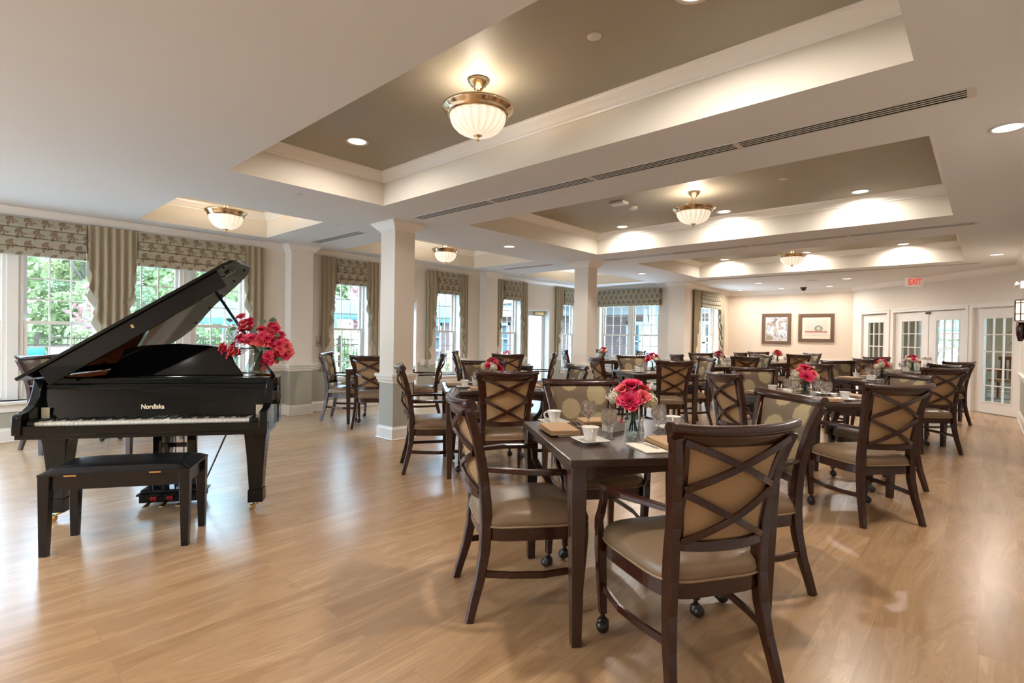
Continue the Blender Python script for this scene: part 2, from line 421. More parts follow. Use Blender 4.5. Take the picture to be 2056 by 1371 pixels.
# ceiling with tray recesses
TY = [(1.63, 3.17), (4.39, 7.28), (8.59, 11.42)]
BX = (-4.76, -.283); SX = (-7.7, -6.05)
xs = [XW-WT-.02, SX[0], SX[1], BX[0], BX[1], 6.5]; ys = [YB-.3]+[v for t in TY for v in t]+[19.5]
mb = MB()
for i in range(5):
    for j in range(7):
        if j % 2 == 1 and i in (1, 3): continue
        if ys[j] > 11 and i == 0 and False: continue
        x0, x1, y0, y1 = xs[i], xs[i+1], ys[j], ys[j+1]
        mb.add([(x0,y0,C),(x1,y0,C),(x1,y1,C),(x0,y1,C)], [(0,1,2,3)], 0)
for (x0, x1) in (SX, BX):
    for y0, y1 in TY:
        for a, b in (((x0,y0),(x1,y0)), ((x1,y0),(x1,y1)), ((x1,y1),(x0,y1)), ((x0,y1),(x0,y0))):
            mb.add([(*a,C),(*b,C),(*b,ZT),(*a,ZT)], [(0,1,2,3)], 1)
mb.add([(xs[0],ys[0],ZT+.1),(xs[-1],ys[0],ZT+.1),(xs[-1],ys[-1],ZT+.1),(xs[0],ys[-1],ZT+.1)], [(0,1,2,3)], 0)
struct(mb.build('ceiling', [M_CEIL, M_TRAYS], fix=False))
for (x0, x1), mm in ((BX, M_TRAY), (SX, M_TRAYS)):
    for y0, y1 in TY:
        mb = MB(); mb.box((x0-.02, y0-.02, ZT), (x1+.02, y1+.02, ZT+.04)); struct(mb.build('ceiling', mm))
# mouldings
TN = [0]
def mould(prof, path, closed=False, name=None, m=None, side=1):
    """prof = closed list of (d,z); d is measured into the room (left of travel when side=1)"""
    P = [Vector(p) for p in path]; n = len(P); vs = []; k = len(prof)
    for i, p in enumerate(P):
        if closed: d0 = (P[i]-P[i-1]).normalized(); d1 = (P[(i+1) % n]-P[i]).normalized()
        else:
            d0 = (P[i]-P[i-1]).normalized() if i else (P[1]-P[0]).normalized(); d1 = (P[i+1]-P[i]).normalized() if i < n-1 else d0
        n0 = Vector((-d0.y, d0.x))*side; n1 = Vector((-d1.y, d1.x))*side; b = n0+n1; b = b/(b.dot(n0) if abs(b.dot(n0)) > .2 else 1)
        for d, z in prof: vs.append((p.x+b.x*d, p.y+b.y*d, z))
    fs = [(i*k+q, i*k+(q+1) % k, ((i+1) % n)*k+(q+1) % k, ((i+1) % n)*k+q) for i in range(n if closed else n-1) for q in range(k)]
    if not closed: fs += [tuple(range(k)), tuple((n-1)*k+q for q in range(k))]
    TN[0] += 1
    return struct(MB().add(vs, fs).build(name or 'trim_%d' % TN[0], m or M_WHITE))
CROWN = lambda t, s=1.0: [(0, t), (0, t-.105*s), (.012*s, t-.105*s), (.016*s, t-.088*s), (.03*s, t-.08*s), (.05*s, t-.055*s), (.075*s, t-.03*s), (.085*s, t-.02*s), (.088*s, t-.008*s), (.1*s, t-.006*s), (.1*s, t)]
RAIL = [(0, .80), (0, .69), (.012, .69), (.014, .715), (.026, .73), (.028, .755), (.042, .765), (.046, .785), (.046, .80)]
BASE = [(0, 0), (.026, 0), (.03, .008), (.02, .018), (.018, .13), (.010, .145), (.006, .16), (0, .16)]
room = [(XR, YB), (XR, 12.45), (-2.5, 15.6), (-5.6, 15.6), (-5.6, 12.4), (XW, 12.4), (XW, YB)]
mould(CROWN(C), room, side=1)
for x0, x1 in (BX, SX):
    for y0, y1 in TY: mould(CROWN(ZT, .9), [(x0, y0), (x1, y0), (x1, y1), (x0, y1)], closed=True, side=1)
def runs(lo, hi, gaps):
    out = []; c = lo
    for a, b in sorted(gaps):
        if b < lo or a > hi: continue
        if a-c > .03: out.append((c, a))
        c = b
    if hi-c > .03: out.append((c, hi))
    return out
g_d = [(a-.06, b+.06) for a, b in door_left]; g_w = [(a-.03, b+.03) for a, b in win_left]
PILY = [3.64, 7.88]
g_p = [(y-.005, y+.36) for y in PILY]
for a, b in runs(YB, 12.4, g_d+g_p): mould(BASE, [(XW, a), (XW, b)], name='baseboard_left', side=-1)
for a, b in runs(YB, 12.4, g_d+g_w+g_p): mould(RAIL, [(XW, a), (XW, b)], side=-1)
mould(BASE, [(XW, 12.4), (-5.6, 12.4)], name='baseboard_bay', side=-1)
mould(BASE, [(-5.6, 12.76), (-5.6, 15.6), (-2.5, 15.6)], name='baseboard_back', side=-1)
mould(RAIL, [(-5.6, 14.83), (-5.6, 15.6), (-2.5, 15.6)], side=-1)
mould(RAIL, [(-6.17, 12.4), (-5.7, 12.4)], side=-1)
mould(BASE, [(XR, 12.4), (XR, YB)], name='baseboard_right', side=-1)
mould(RAIL, [(XR, 12.4), (XR, YB)], side=-1)
for s0, s1 in ((.0, .0), (3.98+.07, DL)):
    if s1 > s0: mould(BASE, [DA+DD*s1, DA+DD*s0], name='baseboard_diagonal', side=-1)

def column(name, x1, y0, w, dx=None, base=True, open_back=False, label=None):
    """square column with its near-right corner at (x1, y0); dx = width in X"""
    dx = dx or w; x0 = x1-dx; y1 = y0+w
    mb = MB(); mb.box((x0, y0, .74), (x1, y1, C), 0); mb.box((x0, y0, 0), (x1, y1, .74), 1)
    o = struct(mb.build(name, [M_WALL, M_WAIN]))
    ring = [(x0, y0), (x1, y0), (x1, y1), (x0, y1)]
    mould(CROWN(C), ring, True, side=-1); mould(RAIL, ring, True, side=-1); mould(BASE, ring, True, name='baseboard_column', side=-1)
for y in (3.69, 7.81): column('column', -5.29, y, .295)
for y in PILY: column('pilaster', -7.93, y, .35, dx=.215)
column('pilaster', -5.36, 12.02, .34, dx=.41)

# ------------------------------------------------------------------ windows
WN = [0]
def dh_window(w, z0, z1, rows=3, cols=3, name=None):
    """one double-hung unit, local x along width, y outward; returns object"""
    WN[0] += 1
    root = bpy.data.objects.new(name or 'window_%d' % WN[0], None); COL.objects.link(root); struct(root)
    f = MB(); t = .045
    f.box((0, -.05, z0), (t, .07, z1)); f.box((w-t, -.05, z0), (w, .07, z1)); f.box((t, -.05, z1-t), (w-t, .07, z1)); f.box((t, -.05, z0), (w-t, .07, z0+t*.7))
    zm = z0+.90 if z1-z0 > 1.5 else (z0+z1)/2
    f.build('window_frame', M_WHITE, root, bevel=.004)
    for (a, b, yy, nr) in ((z0+t*.7, zm+.02, -.02, rows), (zm-.02, z1-t, .02, rows)):
        s = MB(); q = .038
        s.box((t, yy-.018, a), (t+q, yy+.018, b)); s.box((w-t-q, yy-.018, a), (w-t, yy+.018, b)); s.box((t+q, yy-.018, a), (w-t-q, yy+.018, a+q)); s.box((t+q, yy-.018, b-q), (w-t-q, yy+.018, b))
        x0, x1 = t+q, w-t-q
        for i in range(1, cols): x = x0+(x1-x0)*i/cols; s.box((x-.008, yy-.008, a+q), (x+.008, yy+.008, b-q))
        for i in range(1, nr): z = a+q+(b-a-2*q)*i/nr; s.box((x0, yy-.0075, z-.008), (x1, yy+.0075, z+.008))
        so = s.build('sash', M_WHITE, root)
        g = MB(); g.box((x0-.01, yy-.002, a+q-.01), (x1+.01, yy+.002, b-q+.01)); g.build('pane', M_PANE, so)
    return root
def sill(x0, x1, T):
    s = MB(); s.box((x0-.06, -.06, ZS-.035), (x1+.06, .25, ZS)); s.box((x0-.04, -.018, ZS-.12), (x1+.04, 0, ZS-.035)); s.xf(T)
    TN[0] += 1; struct(s.build('trim_%d' % TN[0], M_WHITE, bevel=.004))
def frame_T(kind):
    if kind == 'L': return lambda y, x=XW: Matrix.Translation((x, y, 0)) @ Matrix.Rotation(R(90), 4, 'Z')
TL = lambda y, x=XW: Matrix.Translation((x, y, 0)) @ Matrix.Rotation(R(90), 4, 'Z')     # local x -> +Y, local y -> -X (outward)
for (y0, y1) in win_left:
    units = [(y0, y1)] if y1-y0 < 1 else [(y0, (y0+y1)/2-.045), ((y0+y1)/2+.045, y1)]
    for a, b in units:
        w = dh_window(b-a, ZS, ZH, 3, 3); w.matrix_world = TL(a) @ Matrix.Translation((0, .19, 0))
    if len(units) == 2:
        m_ = MB(); m_.box(((y1-y0)/2-.05, .12, ZS), ((y1-y0)/2+.05, .26, ZH)); m_.xf(TL(y0)); TN[0] += 1; struct(m_.build('trim_%d' % TN[0], M_WHITE, bevel=.004))
    # white reveal liner
    l = MB(); W_ = y1-y0
    l.box((0, 0, ZS), (.012, .26, ZH)); l.box((W_-.012, 0, ZS), (W_, .26, ZH)); l.box((.012, 0, ZH-.012), (W_-.012, .26, ZH)); l.xf(TL(y0)); TN[0] += 1; struct(l.build('trim_%d' % TN[0], M_WHITE))
    sill(0, W_, TL(y0))
TBY = Matrix.Translation((-8.0, 12.4, 0))
for a, b in ((0, .88), (.93, 1.8)):
    w = dh_window(b-a, ZS, ZH, 3, 4 if False else 3); w.matrix_world = TBY @ Matrix.Translation((a, .19, 0))
l = MB(); l.box((0, 0, ZS), (.012, .26, ZH)); l.box((1.788, 0, ZS), (1.8, .26, ZH)); l.box((.012, 0, ZH-.012), (1.788, .26, ZH)); l.box((.87, .12, ZS), (.94, .26, ZH)); l.xf(TBY); TN[0] += 1; struct(l.build('trim_%d' % TN[0], M_WHITE))
sill(0, 1.8, TBY)
TSD = TL(13.6, -5.6)
w = dh_window(1.2, ZS, ZH, 3, 3); w.matrix_world = TSD @ Matrix.Translation((0, .19, 0))
l = MB(); l.box((0, 0, ZS), (.012, .26, ZH)); l.box((1.188, 0, ZS), (1.2, .26, ZH)); l.box((.012, 0, ZH-.012), (1.188, .26, ZH)); l.xf(TSD); TN[0] += 1; struct(l.build('trim_%d' % TN[0], M_WHITE)); sill(0, 1.2, TSD)

for a in FW:
    for q in (0, .85):
        w = dh_window(.85, .46, 2.3, 3, 3); w.matrix_world = Matrix.Translation((a+q+.85, YB, 0)) @ Matrix.Rotation(PI, 4, 'Z') @ Matrix.Translation((0, .04, 0))
# exterior doors in the window wall
DNN = [0]
def glazed_door(w, zt, T, glassm, cols=1, rows=1, bottom=.28, closer=False, knob_left=None, stile=.12, top=.16, thick=.045, casing=True, cased=True):
    DNN[0] += 1
    root = bpy.data.objects.new('door_%d' % DNN[0], None); COL.objects.link(root); struct(root)
    mb = MB(); a = .004
    mb.box((a, 0, .012), (stile, thick, zt)); mb.box((w-stile, 0, .012), (w-a, thick, zt)); mb.box((stile, 0, zt-top), (w-stile, thick, zt)); mb.box((stile, 0, .012), (w-stile, thick, bottom))
    if cols*rows > 1:
        x0, x1 = stile, w-stile; e = .018
        mb.box((x0, -.006, bottom), (x0+e, thick+.006, zt-top)); mb.box((x1-e, -.006, bottom), (x1, thick+.006, zt-top)); mb.box((x0+e, -.006, bottom), (x1-e, thick+.006, bottom+e)); mb.box((x0+e, -.006, zt-top-e), (x1-e, thick+.006, zt-top))
        for i in range(1, cols): x = x0+(x1-x0)*i/cols; mb.box((x-.009, .006, bottom+e), (x+.009, thick-.006, zt-top-e))
        for i in range(1, rows): z = bottom+(zt-top-bottom)*i/rows; mb.box((x0+e, .007, z-.009), (x1-e, thick-.007, z+.009))
    leaf = mb.build('door_leaf', M_WHITE, root, bevel=.003)
    g = MB(); g.box((stile-.005, thick/2-.003, bottom-.005), (w-stile+.005, thick/2+.003, zt-top+.005)); g.build('pane', glassm, leaf)
    if closer:
        c = MB(); c.box((w*.45, -.06, zt-.09), (w*.95, -.005, zt-.03)); c.bar([(w*.55, -.03, zt-.02), (w*.2, -.10, zt+.0), (w*.1, -.02, zt+.01)], .03, .008); c.build('door_closer', M_BRASS, root, bevel=.004)
    if knob_left is not None:
        k = MB(); x = .06 if knob_left else w-.06
        k.lathe([(0, 0), (.03, 0), (.03, .006), (.012, .01), (.010, .035), (.024, .045), (.028, .058), (.018, .07), (0, .072)], 16)
        k.xf(Matrix.Translation((x, 0, .95)) @ Matrix.Rotation(R(90), 4, 'X')); k.build('door_knob', M_NICKEL, leaf)
    root.matrix_world = T; return root
for y0, y1 in door_left:
    d = glazed_door(y1-y0-.09, 1.92, TL(y0+.045) @ Matrix.Translation((0, .16, 0)), M_FROST if y0 > 9 else M_PANE, bottom=.2, closer=True, stile=.10, top=.12)
    c = MB(); w_ = y1-y0; c.box((0, .0, 0), (.045, .26, 1.97)); c.box((w_-.045, .0, 0), (w_, .26, 1.97)); c.box((.045, 0, 1.925), (w_-.045, .26, 1.97)); c.xf(TL(y0)); TN[0] += 1; struct(c.build('trim_%d' % TN[0], M_WHITE, bevel=.003))
# French doors in the diagonal wall: local x runs along DD from DA, local y = outward DN
TD = Matrix(((DD.x, DN.x, 0, DA.x), (DD.y, DN.y, 0, DA.y), (0, 0, 1, 0), (0, 0, 0, 1)))
for k, (s0, s1) in enumerate(SPAN):
    if k == 1:
        mid = (s0+s1)/2
        glazed_door(mid-s0-.005, 1.93, TD @ Matrix.Translation((s0+.0, .04, 0)), M_PANE, 3, 5, bottom=.30, stile=.17, top=.17, knob_left=False)
        glazed_door(s1-mid-.005, 1.93, TD @ Matrix.Translation((mid+.005, .04, 0)), M_PANE, 3, 5, bottom=.30, stile=.17, top=.17, knob_left=True)
        c = MB(); c.box((mid-.05, .0, 1.88), (mid-.02, .03, 1.92)); c.box((mid+.02, .0, 1.88), (mid+.05, .03, 1.92)); c.xf(TD)
        tag(c.build('door_stop', M_BRONZE), 'small dark catches at the top of the double french doors', 'door stop')
    else: glazed_door(s1-s0, 1.93, TD @ Matrix.Translation((s0, .04, 0)), M_PANE, 3, 5, bottom=.20 if k == 0 else .30, stile=.16, top=.17)
    c = MB(); e = .07; c.box((s0-e, -.022, 0), (s0, .0, 1.95+e)); c.box((s1, -.022, 0), (s1+e, 0, 1.95+e)); c.box((s0, -.022, 1.95), (s1, 0, 1.95+e)); c.box((s0-e-.015, -.03, 1.95+e-.012), (s1+e+.015, .0, 1.95+e+.012)); c.xf(TD); TN[0] += 1; struct(c.build('trim_%d' % TN[0], M_WHITE, bevel=.004))

# ------------------------------------------------------------------ blinds and curtains
def roman(w, z1, z0, T, label, tiers=4, depth=.075):
    prof = []; h = (z1-z0)/tiers
    front = [(0, z1)]
    for i in range(tiers):
        a = z1-h*i; front += [(.010, a-.015), (.020, a-h*.5), (.034, a-h+.014), (.030, a-h-.008 if i < tiers-1 else a-h), (-.012, a-h+.004 if i < tiers-1 else a-h)]
    poly = [(-y-depth+.03, z) for y, z in front]; poly = [(depth*0, z1)]+poly+[(0, z0)]
    mb = MB(); n = len(poly); vs = [(0, y, z) for y, z in poly]+[(w, y, z) for y, z in poly]
    mb.add(vs, [tuple(range(n)), tuple(reversed(range(n, 2*n)))]+[(i, (i+1) % n, n+(i+1) % n, n+i) for i in range(n)])
    o = mb.build('roman_shade', M_BLIND); o.matrix_world = T; tag(o, label, 'window shade', 'patterned roman shades'); return o
def jabot(w, T, label, cut='R', z1=2.56, z0=.66, zc=2.12, both=False, depth=.032):
    """pleated panel; cut side(s) cascade inwards below zc"""
    nu, nv = 56, 60; np_ = max(3, round(w/.088))
    def edge(z):
        if z > zc: return 0.0
        t = (zc-z)/(zc-z0); zig = abs(((t*4.6) % 1)-.5)*2
        return min(.86 if not both else .43, (t*.80 if not both else t*.42)+(.5-zig)*(.075/w)*min(1, t*6))
    def f(u, v):
        z = z1-(z1-z0)*v; e = edge(z)
        lo = e if (both or cut == 'L') else 0; hi = 1-e if (both or cut == 'R') else 1
        uu = lo+(hi-lo)*u; x = w*uu
        ph = uu*np_; s = (ph % 1)
        y = -.02-depth*(.5+.5*max(-1, min(1, 1.8*math.sin(2*PI*ph))))*(.55+.45*min(1, v*3+.3))
        return (x, y, z)
    root = bpy.data.objects.new('curtain', None); COL.objects.link(root); root.matrix_world = T; tag(root, label, 'curtain', 'khaki side curtains')
    MB().grid(f, nu, nv).build('curtain_panel', M_CURT, root, fix=False)
    def g(u, v):
        z = z1-.1-(z1-.1-z0)*v; e = max(0, edge(z+.12)-(.07 if not both else .035))
        lo = e if (both or cut == 'L') else .02; hi = 1-e if (both or cut == 'R') else .98
        return (w*(lo+(hi-lo)*u), -.004+.0*u, z)
    MB().grid(g, 10, nv).build('lining', M_LINING, root, fix=False)
    return root
TI = lambda y, off=.012: Matrix.Translation((XW+off, y, 0)) @ Matrix.Rotation(R(90), 4, 'Z')
ZB0 = 2.12
roman(1.48, 2.545, ZB0, TI(-.29), 'wide patterned shade over the window at the far left edge')
roman(1.30, 2.545, ZB0, TI(1.718), 'wide patterned shade behind the raised piano lid')
jabot(.50, TI(1.205, .02), 'wide khaki curtain with zigzag edges between the two piano windows', both=True)
jabot(.27, TI(3.03, .02), 'khaki curtain with zigzag edge right of the piano lid', cut='L')
nm = ['right behind the front column', 'second along the window wall', 'just left of the glazed exit door', 'beyond the exit door in the far corner']
for k, (a, b, c, d) in enumerate([(4.24, 4.49, 5.08, 5.31), (6.41, 6.69, 7.28, 7.50), (8.31, 8.61, 9.21, 9.43), (10.55, 10.87, 11.5, 11.72)]):
    jabot(b-a, TI(a, .02), 'left curtain of the narrow window '+nm[k], cut='R')
    roman(c-b-.03, 2.545, ZB0, TI(b+.015), 'narrow patterned shade of the window '+nm[k])
    jabot(d-c, TI(c, .02), 'right curtain of the narrow window '+nm[k], cut='L', z0=.80)
roman(1.85, 2.56, 2.13, Matrix.Translation((-7.98, 12.388, 0)), 'wide patterned shade across the bay window between two columns', depth=.13)
TS = lambda y, off=.012: Matrix.Translation((-5.6+off, y, 0)) @ Matrix.Rotation(R(90), 4, 'Z')
jabot(.42, TS(13.03, .02), 'left curtain of the window beside the framed pictures', cut='R')
roman(1.32, 2.56, 2.12, TS(13.467), 'brown patterned shade beside the wall with framed pictures')
jabot(.34, TS(14.80, .02), 'right curtain in the corner beside the framed pictures', cut='L')

# ------------------------------------------------------------------ ceiling fixtures
def build_bowl_lamp():
    r = empty('ceiling_lamp', (0, 0, 0), 0, 'lamp', 'ceiling lamp', 'ribbed glass bowl lamps on the ceiling')
    # local z=0 is the ceiling
    MB().lathe([(0, 0), (.070, 0), (.072, -.012), (.060, -.02), (.055, -.035), (.035, -.045), (.03, -.06), (0, -.062)], 28).build('canopy', M_FIXT, r)
    for k in range(3):
        a = 2*PI*k/3; MB().tube([(.018*math.cos(a), .018*math.sin(a), -.055), (.022*math.cos(a), .022*math.sin(a), -.11), (.03*math.cos(a), .03*math.sin(a), -.15), (.07*math.cos(a), .07*math.sin(a), -.19), (.17*math.cos(a), .17*math.sin(a), -.205)], .006, 8).build('rod', M_FIXT, r)
    MB().lathe([(.165, -.205), (.205, -.185), (.232, -.182), (.238, -.190), (.232, -.200), (.215, -.212), (.205, -.228), (.198, -.240), (.182, -.243), (.178, -.232), (.165, -.205)], 48).build('ring', M_FIXT, r)
    pr = [(.186, -.225)]+[(.186*math.cos(PI/2*t)**.75 if t < 1 else 0.001, -.232-.135*math.sin(PI/2*t)) for t in [i/14 for i in range(15)]]
    MB().lathe(pr, 120, flute=(.012, 20)).build('glass_bowl', M_BOWL, r)
    MB().lathe([(0, -.36), (.028, -.362), (.03, -.370), (.014, -.376), (.010, -.386), (.014, -.392), (.010, -.402), (0, -.405)], 20).build('finial', M_FIXT, r)
    return r
bowl0 = build_bowl_lamp()
def bowl(x, y, label, z=ZT):
    o = place(bowl0, (x, y, z), 0, label, 'ribbed glass bowl lamps on the ceiling')
    if x < -6: o.scale.z = 1.2
    lamp('POINT', 'lamp_light', (0, 0, -.165), E_UP, WARM, .05, parent=o)
    return o
bowl_pos = [(-2.52, 2.40, 'ribbed glass bowl lamp in the nearest ceiling recess'), (-2.52, 5.85, 'ribbed bowl lamp in the second large ceiling recess'), (-2.55, 10.1, 'ribbed bowl lamp in the farthest large ceiling recess'),
            (-6.9, 2.35, 'ribbed bowl lamp in the small recess above the piano'), (-6.9, 5.85, 'ribbed bowl lamp in the small recess right of the front column'), (-6.9, 10.1, 'ribbed bowl lamp in the far small recess by the bay window')]
for x, y, l in bowl_pos: bowl(x, y, l)
def build_down():
    r = empty('recessed_light', (0, 0, 0), 0, 'x', 'recessed light', 'round recessed ceiling lights')
    MB().lathe([(.098, 0), (.10, -.004), (.094, -.008), (.078, -.004), (.074, .002)], 32).build('trim_ring', M_PLAST, r)
    MB().lathe([(0, -.001), (.076, -.001)], 32).build('lens', M_LED, r)
    return r
down0 = build_down()
def down(x, y, z, label, e=1.0, light=True):
    o = place(down0, (x, y, z), 0, label, 'round recessed ceiling lights')
    if light: lamp('AREA', 'recessed_and_fill_glow', (0, 0, -.012), E_DOWN*e, SOFTW, .14, spread=R(168), parent=o)
for k, x in enumerate((-4.13, -1.08)): down(x, 2.47, ZT, ('left' if k == 0 else 'right')+' recessed light in the nearest ceiling recess')
for k, x in enumerate((-4.13, -2.6, -1.08)): down(x, 7.0, ZT, ('left', 'middle', 'right')[k]+' recessed light in the second large ceiling recess', .25)
for k, x in enumerate((-4.13, -2.6, -1.08)): down(x, 11.2, ZT, ('left', 'middle', 'right')[k]+' recessed light in the farthest large ceiling recess', .25)
down(-5.4, 5.84, C, 'recessed light on the ceiling between the two columns'); down(-5.4, 9.98, C, 'recessed light on the ceiling beyond the second column')
down(.08, 4.54, C, 'recessed light close to the right wall at the picture edge', .5); down(.10, 10.9, C, 'small recessed light near the far end of the right wall', .5)
for k, x in enumerate((-5.05, -4.0, -2.9)): down(x, 14.9, C, ('left', 'middle', 'right')[k]+' wall-washing light above the framed pictures', .28)
down(-4.08, 13.3, C, 'left recessed light before the picture wall', .55); down(-2.26, 13.3, C, 'right recessed light before the picture wall', .55)
# unseen fill lamps and glowing lens discs, added behind the camera
for x, y in ((-5.6, -1.6), (-2.5, -1.6), (-2.5, -3.6), (-5.6, -3.6)): lamp('AREA', 'recessed_and_fill_glow', (x, y, C-.02), 48, (1, .96, .92), .2); TN[0] += 1; struct(MB().lathe([(0, 0), (.11, 0), (.125, -.006), (.13, 0)], 24).build('trim_%d' % TN[0], M_LED, loc=(x, y, C-.001)))

def vent(x0, x1, y, label, slots=4, w=.125, joints=3):
    r = empty('ceiling_vent', (x0, y, C), 0, label, 'air vent', 'slotted air vents in the ceiling'); L = x1-x0
    MB().box((0, -w/2, -.0015), (L, w/2, .0)).build('backing', M_DARK, r)
    f = MB(); d = -.0045; f.box((0, -w/2-.012, d), (L, -w/2+.002, 0)); f.box((0, w/2-.002, d), (L, w/2+.012, 0)); f.box((-.04, -w/2-.012, d), (.0, w/2+.012, 0)); f.box((L, -w/2-.012, d), (L+.04, w/2+.012, 0))
    for k in range(1, joints): xx = L*k/joints; f.box((xx-.02, -w/2, d), (xx+.02, w/2, 0))
    f.build('frame', M_GRILL, r)
    s = MB()
    for k in range(1, slots): yy = -w/2+w*k/slots; s.box((0, yy-.006, -.0035), (L, yy+.006, -.0015))
    s.build('slats', M_GRILL, r)
vent(-4.95, -.10, 3.77, 'long slotted vent on the beam nearest the camera', joints=4)
vent(-4.98, -.12, 7.90, 'long slotted vent on the second ceiling beam', joints=4)
vent(-4.98, -.12, 11.89, 'long slotted vent on the third ceiling beam', joints=4)
vent(-7.48, -6.25, 3.80, 'short slotted vent left of the front column', joints=1)
vent(-7.3, -6.1, 7.78, 'short slotted vent left of the second column', joints=1)
vent(-7.3, -6.1, 11.9, 'short slotted vent in front of the bay window', joints=1)
def disc(name, x, y, z, r, h, m, label, cat, group=None):
    MB_ = MB().lathe([(0, -h), (r*.8, -h), (r, -h*.6), (r, 0)], 24); return tag(MB_.build(name, m, loc=(x, y, z)), label, cat, group)
disc('sprinkler_cover', -1.66, 2.475, ZT, .04, .008, M_PLAST, 'white sprinkler cover plate in the nearest ceiling recess', 'sprinkler cover', 'sprinkler covers')
disc('sprinkler_cover', -1.60, 5.95, ZT, .04, .008, M_PLAST, 'white sprinkler cover plate in the second large ceiling recess', 'sprinkler cover', 'sprinkler covers')
disc('sprinkler_cover', -5.04, 2.37, C, .04, .006, M_PLAST, 'white sprinkler cover plate left of the nearest ceiling recess', 'sprinkler cover', 'sprinkler covers')
disc('sprinkler_cover', -6.06, 3.38, C, .04, .006, M_PLAST, 'white sprinkler cover plate just above the short vent by the column', 'sprinkler cover', 'sprinkler covers')
disc('smoke_detector', -3.40, 6.03, ZT, .05, .035, M_PLAST, 'small round smoke detector in the second ceiling recess', 'smoke detector')
tag(MB().box((-.10, -.07, -.035), (.10, .07, 0)).build('alarm_strobe', M_PLAST, loc=(-3.42, 5.70, ZT), bevel=.01), 'white rectangular alarm strobe beside the round smoke detector', 'alarm')
disc('ceiling_speaker', -2.95, 13.28, C, .12, .006, M_GRILL, 'flat round ceiling speaker above the framed pictures', 'speaker')
r_ = empty('security_camera', (-3.48, 14.9, C), 0, 'dark dome security camera on the ceiling above the framed pictures', 'security camera')
MB().lathe([(0, -.03), (.075, -.03), (.08, 0)], 24).build('housing', M_BRONZE, r_); MB().lathe([(.062, -.03), (.058, -.06), (.035, -.085), (0, -.092)], 24).build('dome', M_BLACK, r_)

def text_mesh(txt, size, m, T, ext=.001, parent=None, name='lettering', bold=0.0, sx=1.0):
    cu = bpy.data.curves.new('t', 'FONT'); cu.body = txt; cu.size = size; cu.extrude = ext; cu.offset = bold; cu.align_x = 'CENTER'; cu.align_y = 'CENTER'; cu.resolution_u = 3
    o = bpy.data.objects.new('t', cu); COL.objects.link(o); dg = bpy.context.evaluated_depsgraph_get(); dg.update()
    me = bpy.data.meshes.new_from_object(o.evaluated_get(dg)); bpy.data.objects.remove(o); me.name = name
    me.materials.clear(); me.materials.append(m); me.transform(Matrix.Diagonal((sx, 1, 1, 1)))
    q = bpy.data.objects.new(name, me); COL.objects.link(q)
    if parent: q.parent = parent
    q.matrix_basis = T; return q
# exit sign: hangs under the ceiling, its back toward the french doors
r_ = empty('exit_sign', (-1.13, 13.72, 2.45), R(47), 'white box sign with red EXIT letters above the french doors', 'exit sign')
r_.rotation_euler = (0, 0, R(27))
MB().box((-.15, -.035, 0), (.15, .035, .19)).build('housing', M_EXITW, r_, bevel=.006)
MB().box((-.06, -.03, .19), (.06, .03, C-2.45)).build('mount', M_PLAST, r_)
text_mesh('EXIT', .17, M_EXITR, Matrix.Translation((0, -.0375, .095)) @ Matrix.Rotation(R(90), 4, 'X'), parent=r_, bold=.004, sx=.68)

# wall items
r_ = empty('wall_intercom', (XW+.004, 4.20, 1.155), 0, 'metal intercom plate on the wall left of the narrow window', 'intercom')
MB().box((-.004, -.028, -.08), (.012, .032, .08)).build('plate', M_NICKEL, r_, bevel=.003); MB().box((.012, -.014, -.045), (.018, .018, .0)).build('button', M_BRONZE, r_, bevel=.002); MB().box((.018, -.007, -.032), (.02, .011, -.012)).build('lens', M_PLAST, r_)
r_ = empty('wall_sconce', (XR, 10.6, 1.62), 0, 'dark framed wall sconce with a glowing shade at the right edge', 'wall lamp')
MB().box((-.03, -.07, -.28), (-.001, .07, .30)).build('back_plate', M_CWOOD, r_, bevel=.006)
f_ = MB()
for z in (0.0, .10, .26, .30): f_.box((-.14, -.10, z-.006), (-.03, .10, z+.006))
for y in (-.10, .10): 
    for x in (-.14, -.085): f_.box((x-.006, y-.006, 0), (x+.006, y+.006, .30))
f_.build('frame', M_BRONZE, r_); MB().box((-.13, -.09, .012), (-.035, .09, .288)).build('shade', M_SCON, r_)
MB().lathe([(0, -.30), (.03, -.29), (.05, -.2), (.055, -.1), (.05, -.02), (0, -.02)], 20, (-.075, 0, 0)).build('lower_bracket', M_CWOOD, r_)
lamp('POINT', 'sconce_glow', (-.25, 0, .15), 3, WARM, .06, parent=r_)
r_ = empty('emergency_light', (XR, 11.6, 2.16), 0, 'white emergency light on the right wall above the sconce', 'emergency light')
MB().box((-.06, -.13, 0), (-.001, .13, .12)).build('housing', M_PLAST, r_, bevel=.006)
for y in (-.09, .09): MB().lathe([(0, .0), (.02, 0), (.035, .05), (0, .055)], 16, (0, 0, 0)).xf(Matrix.Translation((-.07, y, .07)) @ Matrix.Rotation(R(-70), 4, 'Y')).build('lamp_head', M_PLAST, r_)
r_ = empty('wall_outlet', (XR, 9.0, .40), 0, 'white outlet plate low on the right wall', 'outlet'); MB().box((-.006, -.035, -.055), (-.001, .035, .055)).build('plate', M_PLAST, r_, bevel=.002)

